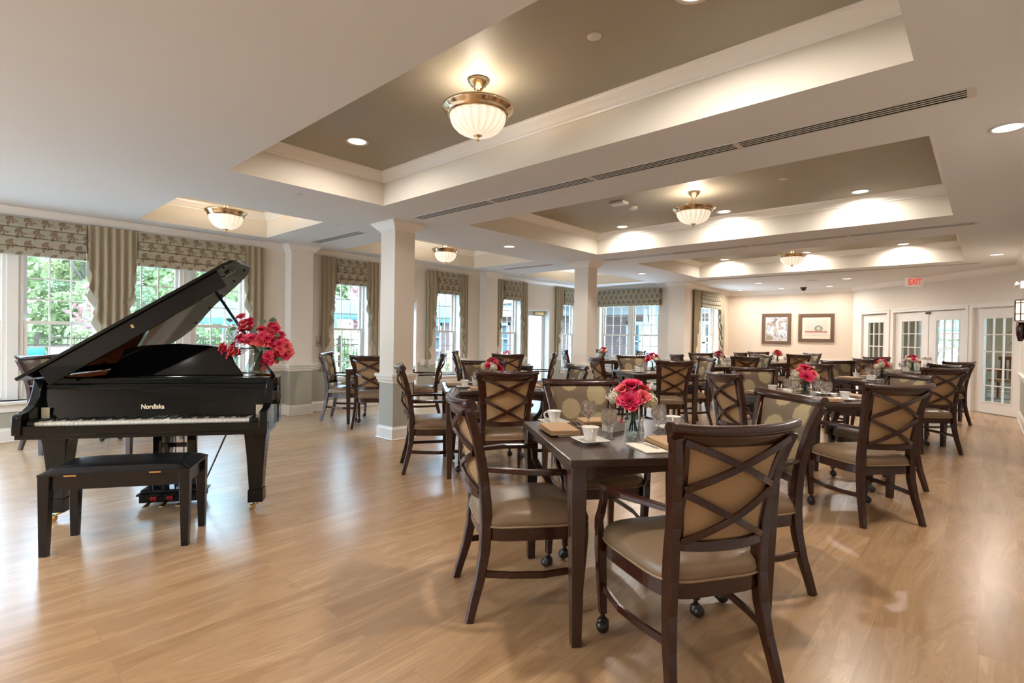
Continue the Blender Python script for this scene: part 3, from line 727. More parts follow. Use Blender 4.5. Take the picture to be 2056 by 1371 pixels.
# framed pictures on the back wall
M_FRM = mat('picture_frame_brown', (.115, .062, .035), .5)
M_MATB = mat('picture_mat_board', (.66, .57, .46), .7)
def art(name, kind):
    m = mat(name, (.5, .5, .5), .35); n = N(m); o = n.obj(); s = n.sep(o)
    a = n.noise(o, 5.5, 3, .5, 1.0)[0]
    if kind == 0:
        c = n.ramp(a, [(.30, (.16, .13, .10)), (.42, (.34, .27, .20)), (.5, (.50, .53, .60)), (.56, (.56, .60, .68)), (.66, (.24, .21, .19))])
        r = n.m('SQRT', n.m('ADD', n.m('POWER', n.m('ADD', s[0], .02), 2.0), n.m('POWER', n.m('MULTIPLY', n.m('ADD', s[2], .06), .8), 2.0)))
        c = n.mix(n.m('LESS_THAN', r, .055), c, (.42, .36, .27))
    else:
        r = n.m('SQRT', n.m('ADD', n.m('POWER', n.m('SUBTRACT', s[0], .06), 2.0), n.m('POWER', n.m('MULTIPLY', n.m('ADD', s[2], .02), 1.15), 2.0)))
        c = n.mix(n.m('LESS_THAN', r, .10), n.mix(a, (.62, .56, .50), (.50, .43, .38)), (.22, .24, .17))
        c = n.mix(n.m('LESS_THAN', r, .045), c, (.45, .42, .34))
        c = n.mix(n.m('MULTIPLY', n.m('LESS_THAN', s[2], -.085), n.m('GREATER_THAN', s[2], -.125)), c, (.34, .13, .09))
    n.l(c, n.b.inputs['Base Color']); n.b.inputs['Coat Weight'].default_value = .6; n.b.inputs['Coat Roughness'].default_value = .03; return m
def picture(x0, x1, z0, z1, kind, matw, label):
    cx, cz = (x0+x1)/2, (z0+z1)/2; w, h = (x1-x0)/2, (z1-z0)/2; t = .085
    r = empty('framed_picture', (cx, 15.598, cz), 0, label, 'picture', 'framed pictures on the back wall')
    f = MB(); f.box((-w, -.035, -h), (-w+t, 0, h)); f.box((w-t, -.035, -h), (w, 0, h)); f.box((-w+t, -.035, h-t), (w-t, 0, h)); f.box((-w+t, -.035, -h), (w-t, 0, -h+t))
    f.build('frame', M_FRM, r, bevel=.005)
    MB().box((-w+t, -.015, -h+t), (w-t, -.005, h-t)).build('mat_board', M_MATB, r)
    MB().box((-w+t+matw, -.018, -h+t+matw), (w-t-matw, -.0155, h-t-matw)).build('print', art('art_%d' % kind, kind), r)
picture(-4.665, -3.925, 1.18, 2.02, 0, .02, 'upright framed print with a glossy pale reflection, left of two')
picture(-3.742, -2.905, 1.255, 2.0, 1, .075, 'wide framed print of a gourd, right of the two wall pictures')

# ------------------------------------------------------------------ dining chair (local +y = the way the sitter faces)
SY = [(0, -.310), (.08, -.290), (.18, -.262), (.30, -.240), (.42, -.232), (.52, -.236), (.62, -.246), (.72, -.262), (.82, -.285), (.90, -.308), (.955, -.326)]
SXW = [(0, .228), (.10, .217), (.20, .206), (.30, .197), (.45, .189), (.62, .191), (.75, .202), (.85, .216), (.91, .229), (.955, .241)]
def interp(t, z):
    for (a, va), (b, vb) in zip(t, t[1:]):
        if z <= b: return va+(vb-va)*(z-a)/(b-a)
    return t[-1][1]
def back_y(x, z, bow=.042):
    hw = interp(SXW, z); return interp(SY, z)-bow*(1-min(1, abs(x)/hw)**2)
def make_chair():
    r = empty('dining_chair', (0, 0, 0), 0, 'x', 'chair', 'dark wood dining chairs with crossed back slats')
    # seat cushion
    def outline(a, e=0):
        c, s = math.cos(a), math.sin(a); p = .42
        x = math.copysign(abs(c)**p, c)*(.268+e); y = math.copysign(abs(s)**p, s)*(.252+e)
        x *= 1-.16*(.5-.5*y/.252) ; return x, y-.008
    mb = MB(); n = 48; rings = [(-.012, .408), (0, .414), (.004, .435), (-.004, .460), (-.03, .482), (-.09, .496), (-.16, .502)]
    vs = []
    for e, z in rings:
        for i in range(n):
            x, y = outline(2*PI*i/n, 0); k = 1+e/.26; vs.append((x*k, y*k, z+(.004*math.sin(3*i) if .43 < z < .49 else 0)*.4))
    b = len(vs); vs.append((0, 0, .505))
    fs = [(q*n+i, q*n+(i+1) % n, (q+1)*n+(i+1) % n, (q+1)*n+i) for q in range(len(rings)-1) for i in range(n)]+[((len(rings)-1)*n+i, (len(rings)-1)*n+(i+1) % n, b) for i in range(n)]
    mb.add(vs, fs, 0, True); seat = mb.build('seat', M_VINYL, r)
    MB().tube([(outline(2*PI*i/n, .002)[0], outline(2*PI*i/n, .002)[1], .417) for i in range(n)], .0055, 6, closed=True).build('piping', M_PIPE, seat)
    # seat frame
    mb = MB(); ri = []
    for e, z in ((-.004, .352), (-.004, .410), (-.035, .410), (-.035, .352)):
        ri.append([(outline(2*PI*i/n, 0)[0]*(1+e/.26), outline(2*PI*i/n, 0)[1]*(1+e/.26), z) for i in range(n)])
    mb.add([p for q in ri for p in q], [(q*n+i, q*n+(i+1) % n, ((q+1) % 4)*n+(i+1) % n, ((q+1) % 4)*n+i) for q in range(4) for i in range(n)], 0)
    mb.build('seat_frame', M_CWOOD, r)
    # rear legs running up into the back posts
    for s in (-1, 1):
        pts = [(s*interp(SXW, z), y, z) for z, y in SY]; sc = [(.80, .80), (.86, .86), (.95, .95), (1.05, 1.05), (1.12, 1.2), (1.1, 1.15), (1.05, 1.05), (1, 1), (1, .95), (1, .9), (1, .85)]
        MB().bar(pts, .040, .046, scales=sc, up=(0, 1, 0), c=.25).build('rear_leg', M_CWOOD, r)
        # front leg
        MB().bar([(s*.236, .206, .083), (s*.241, .212, .22), (s*.246, .218, .36), (s*.247, .216, .425)], .043, .045, scales=[.72, .88, 1, 1], up=(0, 1, 0), c=.3).build('front_leg', M_CWOOD, r)
        c = MB(); cx, cy = s*.236, .200
        c.lathe([(0, .062), (.010, .062), (.011, .088), (0, .088)], 12, (cx, .206, 0)); c.ball((cx+s*.006, cy-.006, .030), .029, 8); c.ball((cx-s*.012, cy+.004, .034), .024, 8, sq=(.6, 1, 1)); c.lathe([(.024, .036), (.026, .052), (.012, .066), (0, .068)], 12, (cx, .203, 0))
        c.build('caster', M_RUBBER, r)
        # arm and its curved support
        MB().bar([(s*.196, -.240, .676), (s*.238, -.16, .678), (s*.283, -.05, .676), (s*.288, .05, .674), (s*.282, .135, .669)], .036, .024, scales=[.8, .9, 1, 1.08, 1.0], c=.35).build('arm', M_CWOOD, r)
        MB().bar([(s*.247, .214, .400), (s*.254, .218, .450), (s*.266, .196, .500), (s*.275, .155, .550), (s*.280, .130, .600), (s*.281, .122, .666)], .030, .038, scales=[1.1, 1.05, .95, .9, .85, .9], up=(0, 1, 0), c=.3).build('arm_support', M_CWOOD, r)
        MB().bar([(s*.206, -.255, .205), (s*.238, -.12, .200), (s*.256, .02, .198), (s*.240, .200, .200)], .016, .030, c=.3).build('stretcher', M_CWOOD, r)
    # crest rail with rolled-back top
    sec = [(0, -.026), (.005, -.012), (.003, .0), (-.006, .013), (-.019, .021), (-.035, .019), (-.045, .009), (-.045, -.004), (-.038, -.012), (-.029, -.012), (-.023, -.020), (-.021, -.052), (-.009, -.052), (-.007, -.026)]
    mb = MB(); xs_ = [-.264+.528*i/24 for i in range(25)]; k = len(sec); vs = []
    for x in xs_:
        t = abs(x)/.264; yb = -.318-.050*(1-t*t)+.006*t**6; rise = .004+.012*t**3; flare = 1+.0*t
        for dy, dz in sec:
            vs.append((x*(1+(.012 if dz > -.02 else -.004)*t), yb+dy+.012, .968+dz+rise))
    mb.add(vs, [(i*k+q, i*k+(q+1) % k, (i+1)*k+(q+1) % k, (i+1)*k+q) for i in range(24) for q in range(k)]+[tuple(range(k)), tuple(24*k+q for q in reversed(range(k)))], 0, True)
    o = mb.build('crest_rail', M_CWOOD, r)
    for p in o.data.polygons:
        if len(p.vertices) > 4: p.use_smooth = False
    # lower back rail
    MB().bar([(x, back_y(x, .552, .045)-.004, .552) for x in [-.188+.376*i/12 for i in range(13)]], .022, .040, c=.3).build('lower_rail', M_CWOOD, r)
    # upholstered back: front in patterned cloth, back panel in plain vinyl
    z0, z1 = .574, .930
    def cush(u, v):
        z = z0+(.950-z0)*v; hw = interp(SXW, z)-.026; x = -hw+2*hw*u; ed = min(u, 1-u, v, 1-v)
        return (x, back_y(x, z, .040)+.006+.020*min(1, ed*9)**.5, z)
    MB().grid(cush, 16, 14).build('back_cushion', M_FABRIC, r, fix=False)
    def pan(u, v):
        z = z0-.004+(z1-z0+.02)*v; hw = interp(SXW, z)-.012; x = hw-2*hw*u
        return (x, back_y(x, z, .040)-.004, z)
    MB().grid(pan, 14, 8).build('back_panel', M_VBACK, r, fix=False)
    for s in (-1, 1):
        MB().tube([(s*(interp(SXW, z)-.018), back_y(.2, z, .04)+.020, z) for z in [z0+.01+(z1-z0-.02)*i/6 for i in range(7)]], .004, 5).build('back_piping', M_PIPE, r)
    # flat inner frame round the rear panel
    for s in (-1, 1):
        MB().bar([(s*(interp(SXW, z)-.028), back_y(.2, z, .04)-.006, z) for z in [z0-.01+(z1+.01-z0)*i/6 for i in range(7)]], .022, .020, up=(0, 1, 0), c=.2).build('back_stile', M_CWOOD, r)
    # crossed slats behind the panel
    zm = .751
    for a, b in ((z0-.006, zm-.006), (zm+.010, z1+.006)):
        mb = MB()
        for s in (-1, 1):
            pts = []
            for i in range(11):
                t = i/10; z = a+(b-a)*t; hw = interp(SXW, z)-.014; x = s*(hw-.008)*(2*t-1); bend = .024*(1-(2*t-1)**2)
                pts.append((x, back_y(x, z, .040)-.014-bend*.55-(.004 if s > 0 else 0), z-.012*math.sin(PI*t)*0))
            mb.bar(pts, .025, .014, c=.25, up=(0, 1, 0))
        mb.build('cross_slats', M_CWOOD, r)
    return r
chair0 = make_chair()

# ------------------------------------------------------------------ dining table
TT = .785
def make_table():
    r = empty('dining_table', (0, 0, 0), 0, 'x', 'table', 'square dark wood dining tables')
    MB().box((-.485, -.485, TT-.032), (.485, .485, TT)).build('tabletop', M_TWOOD, r, bevel=.006)
    for k in range(4):
        T = Matrix.Rotation(PI/2*k, 4, 'Z'); L = .425
        poly = [(-L, TT-.032), (-L, TT-.095)]+[(-L+2*L*i/12, TT-.095+.028*math.sin(PI*i/12)) for i in range(1, 12)]+[(L, TT-.095), (L, TT-.032)]
        MB().prism(poly, -.452, -.428, axis='y').xf(T).build('apron', M_TWOOD, r, bevel=.002)
        l = MB(); l.bar([(-.437, -.437, 0), (-.440, -.440, .35), (-.4425, -.4425, TT-.14), (-.4425, -.4425, TT-.032)], .066, .066, scales=[.62, .82, 1, 1], up=(0, 1, 0), c=.06); l.xf(T); l.build('leg', M_TWOOD, r, bevel=.0015)
    return r
table0 = make_table()
TBL = {'T1': (-1.324, 2.40, 52.5, 'nearest table'), 'T2': (-3.605, 3.683, 52.1, 'table right of the front column'), 'T3': (-6.766, 4.527, 52.5, 'window table behind the front column'),
 'T5': (-6.377, 6.854, 41.2, 'table by the glazed exit door'), 'T6': (-3.655, 7.145, 50.2, 'centre table near the second column'), 'T7': (-6.386, 10.08, 49.0, 'far table left of the bay'),
 'T8': (-3.72, 9.93, 50.0, 'table before the far right pilaster'), 'T9': (-1.18, 5.235, 49.5, 'second table on the right'), 'T10': (-.985, 8.305, 49.4, 'third table on the right'),
 'T11': (-.906, 11.20, 49.5, 'last table by the french doors'), 'T12': (-3.478, 12.80, 48.8, 'back table under the pictures'), 'T13': (-7.07, 1.32, 43.5, 'table behind the piano')}
CH = {'T1': [('L', -1.701, 1.982, 325.7), ('N', -.919, 2.049, 58.4), ('F', -1.79, 2.745, 231.4), ('R', -.996, 2.877, 141.3)],
 'T2': [('L', -3.938, 3.24, 326.0), ('N', -3.173, 3.331, 55.4), ('F', -4.043, 4.037, 231.3), ('R', -3.253, 4.101, 145.5)],
 'T3': [('L', -7.10, 4.13, 312.0), ('N', -6.36, 4.11, 47.1), ('R', -6.50, 5.04, 141.0)],
 'T5': [('N', -5.971, 6.437, 46.2), ('R', -5.977, 7.208, 127.5), ('L', -6.819, 6.47, 311.5)],
 'T6': [('N', -3.263, 6.719, 49.5), ('F', -4.093, 7.506, 226.5), ('L', -4.002, 6.689, 324.1), ('R', -3.34, 7.58, 139.0)],
 'T7': [('F', -6.82, 10.60, 229), ('R', -6.00, 10.47, 138.0), ('L', -6.768, 9.68, 318)],
 'T8': [('N', -3.296, 9.535, 49.7), ('F', -4.092, 10.328, 227.1), ('R', -3.352, 10.363, 139.6), ('L', -4.041, 9.465, 318.8)],
 'T9': [('N', -.684, 4.658, 49.0), ('L', -1.47, 4.81, 321.0), ('F', -1.56, 5.57, 228), ('R', -.734, 5.664, 136.0)],
 'T10': [('N', -.561, 7.961, 42.7), ('L', -1.362, 7.883, 314.1), ('F', -1.38, 8.745, 226.7), ('R', -.62, 8.81, 136.0)],
 'T11': [('N', -.533, 10.85, 46.4), ('L', -1.293, 10.79, 315.4), ('F', -1.27, 11.64, 228)],
 'T12': [('N', -3.12, 12.37, 44.8), ('L', -3.87, 12.38, 318.1), ('F', -3.86, 13.19, 225), ('R', -3.13, 13.21, 143)],
 'T13': [('L', -7.488, .954, 315.2), ('F', -7.47, 1.74, 224)]}
WHERE = {'L': 'left side', 'N': 'near side', 'R': 'right side', 'F': 'far side'}
for k, (x, y, a, d) in TBL.items():
    place(table0, (x, y, 0), R(a), 'square dark wood table, the '+d, 'square dark wood dining tables')
LOOK = {'L': 'crossed-back armchair', 'N': 'armchair seen from behind', 'R': 'dandelion-patterned armchair', 'F': 'dandelion-patterned armchair seen from the front'}
for k, cs in CH.items():
    for s, x, y, rz in cs:
        place(chair0, (x, y, 0), R(rz), '%s, %s of the %s' % (LOOK[s], WHERE[s], TBL[k][3]), 'dark wood dining chairs with crossed back slats')

# ------------------------------------------------------------------ tableware
def make_cup():
    r = empty('cup', (0, 0, 0), 0, 'x', 'cup', 'white coffee cups')
    MB().lathe([(0, .002), (.022, .002), (.025, 0), (.027, .004), (.030, .02), (.036, .045), (.042, .064), (.043, .066), (.040, .065), (.034, .045), (.027, .018), (0, .012)], 32).build('bowl', M_CHINA, r)
    MB().bar([(.033, 0, .055), (.050, 0, .060), (.061, 0, .050), (.058, 0, .032), (.045, 0, .020), (.030, 0, .018)], .010, .006, up=(0, 1, 0), c=.5).build('handle', M_CHINA, r)
    return r
def make_saucer():
    r = empty('saucer', (0, 0, 0), 0, 'x', 'saucer', 'square white saucers')
    mb = MB(); n = 4; rings = [(.036, .0), (.036, .003), (.074, .014), (.076, .015), (.072, .017), (.036, .007), (0, .007)]
    vs = []; N_ = 32
    for rr, z in rings:
        for i in range(N_):
            a = 2*PI*i/N_+PI/4; c, s = math.cos(a), math.sin(a); m_ = max(abs(c), abs(s)); q = .88*m_+.12
            vs.append((rr*c/q, rr*s/q, z))
    mb.add(vs, [(k*N_+i, k*N_+(i+1) % N_, (k+1)*N_+(i+1) % N_, (k+1)*N_+i) for k in range(len(rings)-1) for i in range(N_)], 0, True)
    mb.build('dish', M_CHINA, r, fix=False); return r
def make_goblet():
    r = empty('water_goblet', (0, 0, 0), 0, 'x', 'glass', 'cut crystal water goblets')
    mb = MB(); n = 28
    outer = [(.031, .001), (.031, .003), (.012, .008), (.006, .018), (.005, .03), (.007, .042), (.006, .050), (.014, .060), (.030, .074), (.036, .092), (.036, .112), (.037, .132), (.037, .147)]
    inner = [(.0355, .147), (.0345, .132), (.0335, .110), (.032, .093), (.024, .078), (.010, .070), (.001, .069)]
    prof = [(.001, .001)]+outer+inner; k = len(prof); vs = []
    for i in range(n):
        a = 2*PI*i/n
        for q, (rr, z) in enumerate(prof):
            cut = .0042*(1 if i % 2 else -1)*(1 if .06 < z < .118 and q < 14 else 0)
            vs.append(((rr+cut)*math.cos(a), (rr+cut)*math.sin(a), z))
    mb.add(vs, [(i*k+q, ((i+1) % n)*k+q, ((i+1) % n)*k+q+1, i*k+q+1) for i in range(n) for q in range(k-1)], 0, False)
    mb.build('glass_body', M_CRYSTAL, r); return r
def make_menu():
    r = empty('menu_folder', (0, 0, 0), 0, 'x', 'menu', 'tan menu folders')
    a = MB(); a.box((-.075, -.125, 0), (.075, .125, .003)); a.box((-.075, -.125, .008), (.075, .125, .011)); a.box((-.077, -.125, 0), (-.073, .125, .011)); a.build('cover', M_MENU, r, bevel=.0012)
    MB().box((-.072, -.121, .003), (.070, .121, .008)).build('pages', M_PAGE, r)
    return r
def make_napkin():
    r = empty('folded_napkin', (0, 0, 0), 0, 'x', 'napkin', 'folded paper napkins')
    a = MB(); a.box((-.055, -.105, 0), (.055, .105, .0025)); a.box((-.053, -.103, .0025), (.053, .103, .005)); a.build('layers', M_NAPK, r, bevel=.001); return r
def make_fork():
    r = empty('fork', (0, 0, 0), 0, 'x', 'fork', 'steel forks')
    mb = MB(); mb.bar([(0, -.10, .002), (0, -.04, .003), (0, .02, .005), (0, .04, .004)], .008, .003, scales=[(1.7, 1), (1.1, 1), (.6, 1), (.9, 1)])
    mb.bar([(0, .036, .004), (0, .05, .003), (0, .06, .004)], .022, .002, scales=[(.5, 1), (1, 1), (1, 1)])
    for i in range(4): x = -.009+.006*i; mb.bar([(x, .058, .004), (x, .08, .007), (x, .097, .010)], .0028, .002, scales=[1, 1, .5])
    mb.build('fork_body', M_CHROME, r); return r
def make_knife():
    r = empty('knife', (0, 0, 0), 0, 'x', 'knife', 'steel knives')
    mb = MB(); mb.bar([(0, -.11, .003), (0, -.01, .004), (0, 0, .004)], .011, .005, scales=[1.1, .8, .6]); mb.bar([(0, -.005, .004), (0, .04, .004), (0, .09, .004), (0, .105, .004)], .017, .0015, scales=[(.7, 1), (1, 1), (.9, 1), (.25, 1)])
    mb.build('knife_body', M_CHROME, r); return r
def make_caddy():
    r = empty('sugar_caddy', (0, 0, 0), 0, 'x', 'sugar caddy', 'white sugar caddies with packets')
    a = MB(); w, d, h = .055, .035, .042
    a.box((-w, -d, 0), (w, d, .004)); a.box((-w, -d, .004), (-w+.004, d, h)); a.box((w-.004, -d, .004), (w, d, h)); a.box((-w+.004, -d, .004), (w-.004, -d+.004, h)); a.box((-w+.004, d-.004, .004), (w-.004, d, h)); a.build('dish', M_CHINA, r, bevel=.001)
    for i in range(8):
        m_ = (M_NAPK, M_CHINA, M_CORAL)[(0, 0, 0, 0, 1, 1, 2, 2)[i]]
        p = MB(); p.box((-.002, -.026, .006), (.002, .026, .062)); x = -.044+.0125*i; p.xf(Matrix.Translation((x, 0, 0)) @ Matrix.Rotation(R(4), 4, 'Y')); p.build('packet', m_, r)
    return r
def make_shaker():
    r = empty('salt_shaker', (0, 0, 0), 0, 'x', 'shaker', 'glass salt shakers')
    MB().lathe([(0, 0), (.019, 0), (.020, .006), (.015, .03), (.013, .06), (.015, .064), (.001, .064)], 10, smooth=False).build('glass_jar', M_CRYSTAL, r)
    MB().lathe([(.016, .062), (.016, .074), (.010, .082), (0, .084)], 14).build('cap', M_CHROME, r); return r
def flower(mb, c, rad, n=28, mi=0, up=(0, 0, 1), seed=0, openness=1.0):
    rnd = random.Random(seed); z = Vector(up).normalized(); q = Vector((0, 0, 1)).rotation_difference(z).to_matrix()
    for i in range(n):
        t = (i+.5)/n; a = i*2.39996+rnd.uniform(-.2, .2); el = (1-t)*1.25*openness+.05   # outer petals lie flatter
        L = rad*(.55+.5*(1-t)); wd = rad*(.62+.34*(1-t)); vs = []
        d = Vector((math.cos(a)*math.sin(el), math.sin(a)*math.sin(el), math.cos(el))); sd = Vector((-math.sin(a), math.cos(a), 0)); nn = sd.cross(d)
        for j in range(4):
            v = j/3; w = wd*math.sin(PI*(.14+.66*v))
            for k in (-1, 0, 1):
                p = d*L*v+sd*w*k*.5+nn*(-.16*rad*abs(k)-.25*rad*math.sin(v*PI*.9)*(.9-t*.6)+rnd.uniform(-.03, .03)*rad)
                vs.append(Vector(c)+q @ p)
        mb.add(vs, [(j*3+k, j*3+k+1, (j+1)*3+k+1, (j+1)*3+k) for j in range(3) for k in range(2)], mi, True)
def floret_ball(mb, c, rad, n=40, mi=0, seed=1, fs=.010):
    rnd = random.Random(seed)
    for i in range(n):
        z = 1-1.75*(i+.5)/n; a = i*2.39996; rr = math.sqrt(max(0, 1-z*z)); nrm = Vector((rr*math.cos(a), rr*math.sin(a), z)); p = Vector(c)+nrm*rad*rnd.uniform(.85, 1.05)
        t = nrm.cross(Vector((.3, .2, .9))).normalized(); b = nrm.cross(t)
        for k in range(4):
            aa = PI/2*k+rnd.uniform(0, .6); d = t*math.cos(aa)+b*math.sin(aa); e = t*math.cos(aa+.6)+b*math.sin(aa+.6); g = t*math.cos(aa-.6)+b*math.sin(aa-.6)
            mb.add([p, p+g*fs*.8+nrm*.002, p+d*fs*1.35+nrm*.001, p+e*fs*.8+nrm*.002], [(0, 1, 2, 3)], mi, True)
def make_bouquet():
    r = empty('flower_bouquet', (0, 0, 0), 0, 'x', 'flowers', 'small pink and cream table bouquets')
    spec = [((-.028, -.040, .155), .074, M_PINK, 50), ((-.012, .0, .225), .062, M_PINK, 36), ((-.050, .035, .180), .056, M_PINK, 32), ((.040, .015, .215), .052, M_CORAL, 30), ((.025, .055, .17), .058, M_PINK, 30), ((.030, -.050, .185), .044, M_CORAL, 28), ((-.058, -.012, .215), .042, M_CORAL, 24)]
    for i, (c, rd, m_, nn) in enumerate(spec):
        mb = MB(); flower(mb, c, rd, nn, up=(c[0]*6, c[1]*9-.15, .45), seed=i); mb.build('bloom', m_, r, fix=False)
    for i, c in enumerate([(.078, -.015, .165), (-.088, .0, .180), (.068, .035, .195), (-.02, .08, .185)]):
        mb = MB(); floret_ball(mb, c, .040, 60, seed=i); mb.build('hydrangea', M_CREAM, r, fix=False)
    for i, (dx, dy) in enumerate(((-.125, .0), (-.10, .02), (.095, .03))):
        mb = MB(); tip = Vector((dx, dy, .185+.03*i)); floret_ball(mb, tip, .016, 7, seed=9+i, fs=.009); mb.build('blossom_sprig', M_WBLOS, r, fix=False)
    st = MB()
    for i in range(9):
        a = i*.7; st.tube([(.022*math.cos(a), .022*math.sin(a), .008), (.008*math.cos(a+.6), .008*math.sin(a+.6), .07), (.010*math.cos(a), .010*math.sin(a), .10), (spec[i % 5][0][0]*.8, spec[i % 5][0][1]*.8, .16)], .0028, 5)
    for tp in ((-.125, .0, .185), (-.10, .02, .215), (.095, .03, .245)): st.tube([(0, 0, .12), (tp[0]*.5, tp[1]*.5, .18), tp], .0012, 4)
    st.build('stems', M_STEM, r); return r
def make_vase():
    r = empty('glass_vase', (0, 0, 0), 0, 'x', 'vase', 'small clear glass vases')
    MB().lathe([(0, 0), (.036, 0), (.038, .004), (.037, .10), (.0385, .108), (.0355, .108), (.034, .10), (.034, .008), (0, .006)], 28).build('glass_body', M_CLEAR, r); return r
cup0, sau0, gob0, men0, nap0, frk0, knf0, cad0, shk0, bqt0, vas0 = make_cup(), make_saucer(), make_goblet(), make_menu(), make_napkin(), make_fork(), make_knife(), make_caddy(), make_shaker(), make_bouquet(), make_vase()
def onT(k, u, v):
    x, y, a, d = TBL[k]; a = R(a); return (x+u*math.cos(a)-v*math.sin(a), y+u*math.sin(a)+v*math.cos(a))
def put(proto, k, u, v, rz, label, dz=0):
    x, y = onT(k, u, v); return place(proto, (x, y, TT+.0005+dz), R(TBL[k][2]+rz), label, proto.get('group'))
SEATROT = {'L': 0, 'N': 90, 'R': 180, 'F': 270}
def seat_uv(s, u, v):
    a = R(SEATROT[s]); return (u*math.cos(a)-v*math.sin(a), u*math.sin(a)+v*math.cos(a))
SN = {'L': 'left', 'N': 'near', 'R': 'right', 'F': 'far'}
def setting(k, s, level, skip=()):
    d = TBL[k][3]; w = SN[s]+' place of the '+d; q = SEATROT[s]
    def P(pr, u, v, rz, what, dz=0): 
        a, b = seat_uv(s, u, v); return put(pr, k, a, b, q+rz, what+' at the '+w, dz)
    if 'menu' not in skip:
        if k == 'T1' and s == 'N':
            put(nap0, k, -.07, -.295, 4, 'folded cream napkin at the '+w); put(frk0, k, -.055, -.245, 12, 'steel fork lying on the napkin at the '+w, .006)
            put(men0, k, .075, -.25, 3, 'lower tan menu folder at the '+w); put(men0, k, .08, -.255, 0, 'upper tan menu folder at the '+w, .0125)
        elif level > 1:
            P(nap0, -.345, .165, 4, 'folded cream napkin'); P(men0, -.37, .125, 3, 'lower tan menu folder', .006); P(men0, -.365, .13, 0, 'upper tan menu folder', .0185)
            P(frk0, -.27, .20, -62, 'steel fork', .006)
            P(knf0, -.30, .005, -78, 'steel knife')
        else: P(men0, -.36, .13, 2, 'tan menu folder')
    if 'cup' not in skip:
        P(sau0, -.285, -.14, 8, 'square white saucer'); P(cup0, -.285, -.14, {'L': -100, 'N': 150, 'R': 60, 'F': -20}[s], 'white coffee cup', .0075)
    if not (k == 'T1' and s == 'N'): P(gob0, -.165, -.07, 0, 'cut crystal goblet')
def centre(k, level, flowers=True, lab=''):
    d = TBL[k][3]
    if flowers:
        put(vas0, k, 0, .02, 0, 'clear glass vase on the '+d); put(bqt0, k, 0, .02, random.Random(k).choice((0, 90, 200, 300)) if k != 'T1' else -10, 'pink and cream bouquet on the '+d, .010)
    if level > 0:
        put(cad0, k, *((-.06, .14) if k == 'T1' else (-.125, .065)), 35, 'white sugar caddy on the '+d); put(shk0, k, .06, .06, 0, 'glass salt shaker on the '+d)
LV = {'T1': 2, 'T2': 2, 'T9': 2, 'T6': 1, 'T10': 2, 'T8': 1, 'T11': 1, 'T7': 1, 'T12': 0, 'T5': 1}
for k, lv in LV.items():
    for s in ('L', 'N', 'F', 'R'):
        if lv == 0 and s in 'FR': continue
        if k == 'T1' and s == 'F': continue
        setting(k, s, 2 if lv == 2 else 1, skip=('cup',) if (k == 'T1' and s == 'N') else ())
    centre(k, lv, k != 'T5')
# far place of the nearest table, as it lies in the photo
d = 'far place of the nearest table'
put(sau0, 'T1', -.32, .40, 10, 'square white saucer at the '+d); put(cup0, 'T1', -.32, .40, 185, 'white coffee cup, handle to the left, at the '+d, .0075)
put(men0, 'T1', -.05, .385, 93, 'lower tan menu folder at the '+d); put(men0, 'T1', -.045, .38, 90, 'upper tan menu folder at the '+d, .0125); put(gob0, 'T1', -.165, .245, 0, 'cut crystal goblet at the '+d)
put(knf0, 'T1', -.20, .37, -8, 'steel knife at the '+d)
# tulips on the table before the exit door
r_ = empty('tulip_bouquet', (*onT('T5', 0, .0), TT), 0, 'red and pink tulips on the table by the glazed exit door', 'flowers')
for i, (x, y, z, m_) in enumerate([(-.06, .0, .20, M_CORAL), (-.02, .02, .215, M_PINK), (.0, -.02, .185, M_PINK), (.06, .01, .205, M_CORAL), (.02, .03, .225, M_CORAL)]):
    MB().lathe([(0, z-.03), (.014, z-.025), (.019, z-.005), (.015, z+.015), (.006, z+.022), (0, z+.01)], 10, (x, y, 0)).build('bloom', m_, r_)
mb = MB()
for i in range(10):
    a = i*.63; mb.grid(lambda u, v, a=a, i=i: ((.01+.10*v)*math.cos(a)-(u-.5)*.014*(1-v)*math.sin(a), (.01+.10*v)*math.sin(a)+(u-.5)*.014*(1-v)*math.cos(a), .09+.10*math.sin(v*2.0)-.02*(i % 3)), 1, 6)
mb.build('leaves', M_LEAF, r_, fix=False); MB().lathe([(0, 0), (.035, 0), (.030, .04), (.038, .10), (.036, .10), (.028, .04), (0, .01)], 20).build('vase', M_CHROME, r_)
# things left on chairs
r_ = empty('throw_pillow', (-7.03, 4.21, .54), R(311), 'small patterned pillow on the chair left of the window table', 'pillow')
def pil(u, v, s): x = (u-.5)*.36; z = (v-.5)*.30; e = (1-(2*u-1)**4)*(1-(2*v-1)**4); return (x, s*.055*e**.5, z)
M_PILL = mat('pillow_pattern', (.5, .45, .35), .8); n = N(M_PILL); n.l(n.ramp(n.noise(n.obj(), 22, 2)[0], [(.40, (.42, .37, .28)), (.5, (.62, .56, .44)), (.56, (.10, .28, .16)), (.62, (.66, .60, .50))]), n.b.inputs['Base Color'])
mb = MB(); mb.grid(lambda u, v: pil(u, v, 1), 12, 12); mb.grid(lambda u, v: pil(1-u, v, -1), 12, 12); mb.xf(Matrix.Translation((0, -.02, .075)) @ Matrix.Rotation(R(-62), 4, 'X')); mb.build('pillow_cover', M_PILL, r_, fix=False)
r_ = empty('shoulder_bag', (-3.30, 7.48, .512), R(136), 'black bag on the seat right of the centre table', 'bag')
mb = MB(); mb.box((-.17, -.12, 0), (.17, .08, .10)); mb.build('bag_body', M_LEATHER, r_, bevel=.02); text_mesh('ner', .05, M_PLAST, Matrix.Translation((-.06, .082, .05)) @ Matrix.Rotation(PI, 4, 'Z') @ Matrix.Rotation(R(90), 4, 'X'), parent=r_)

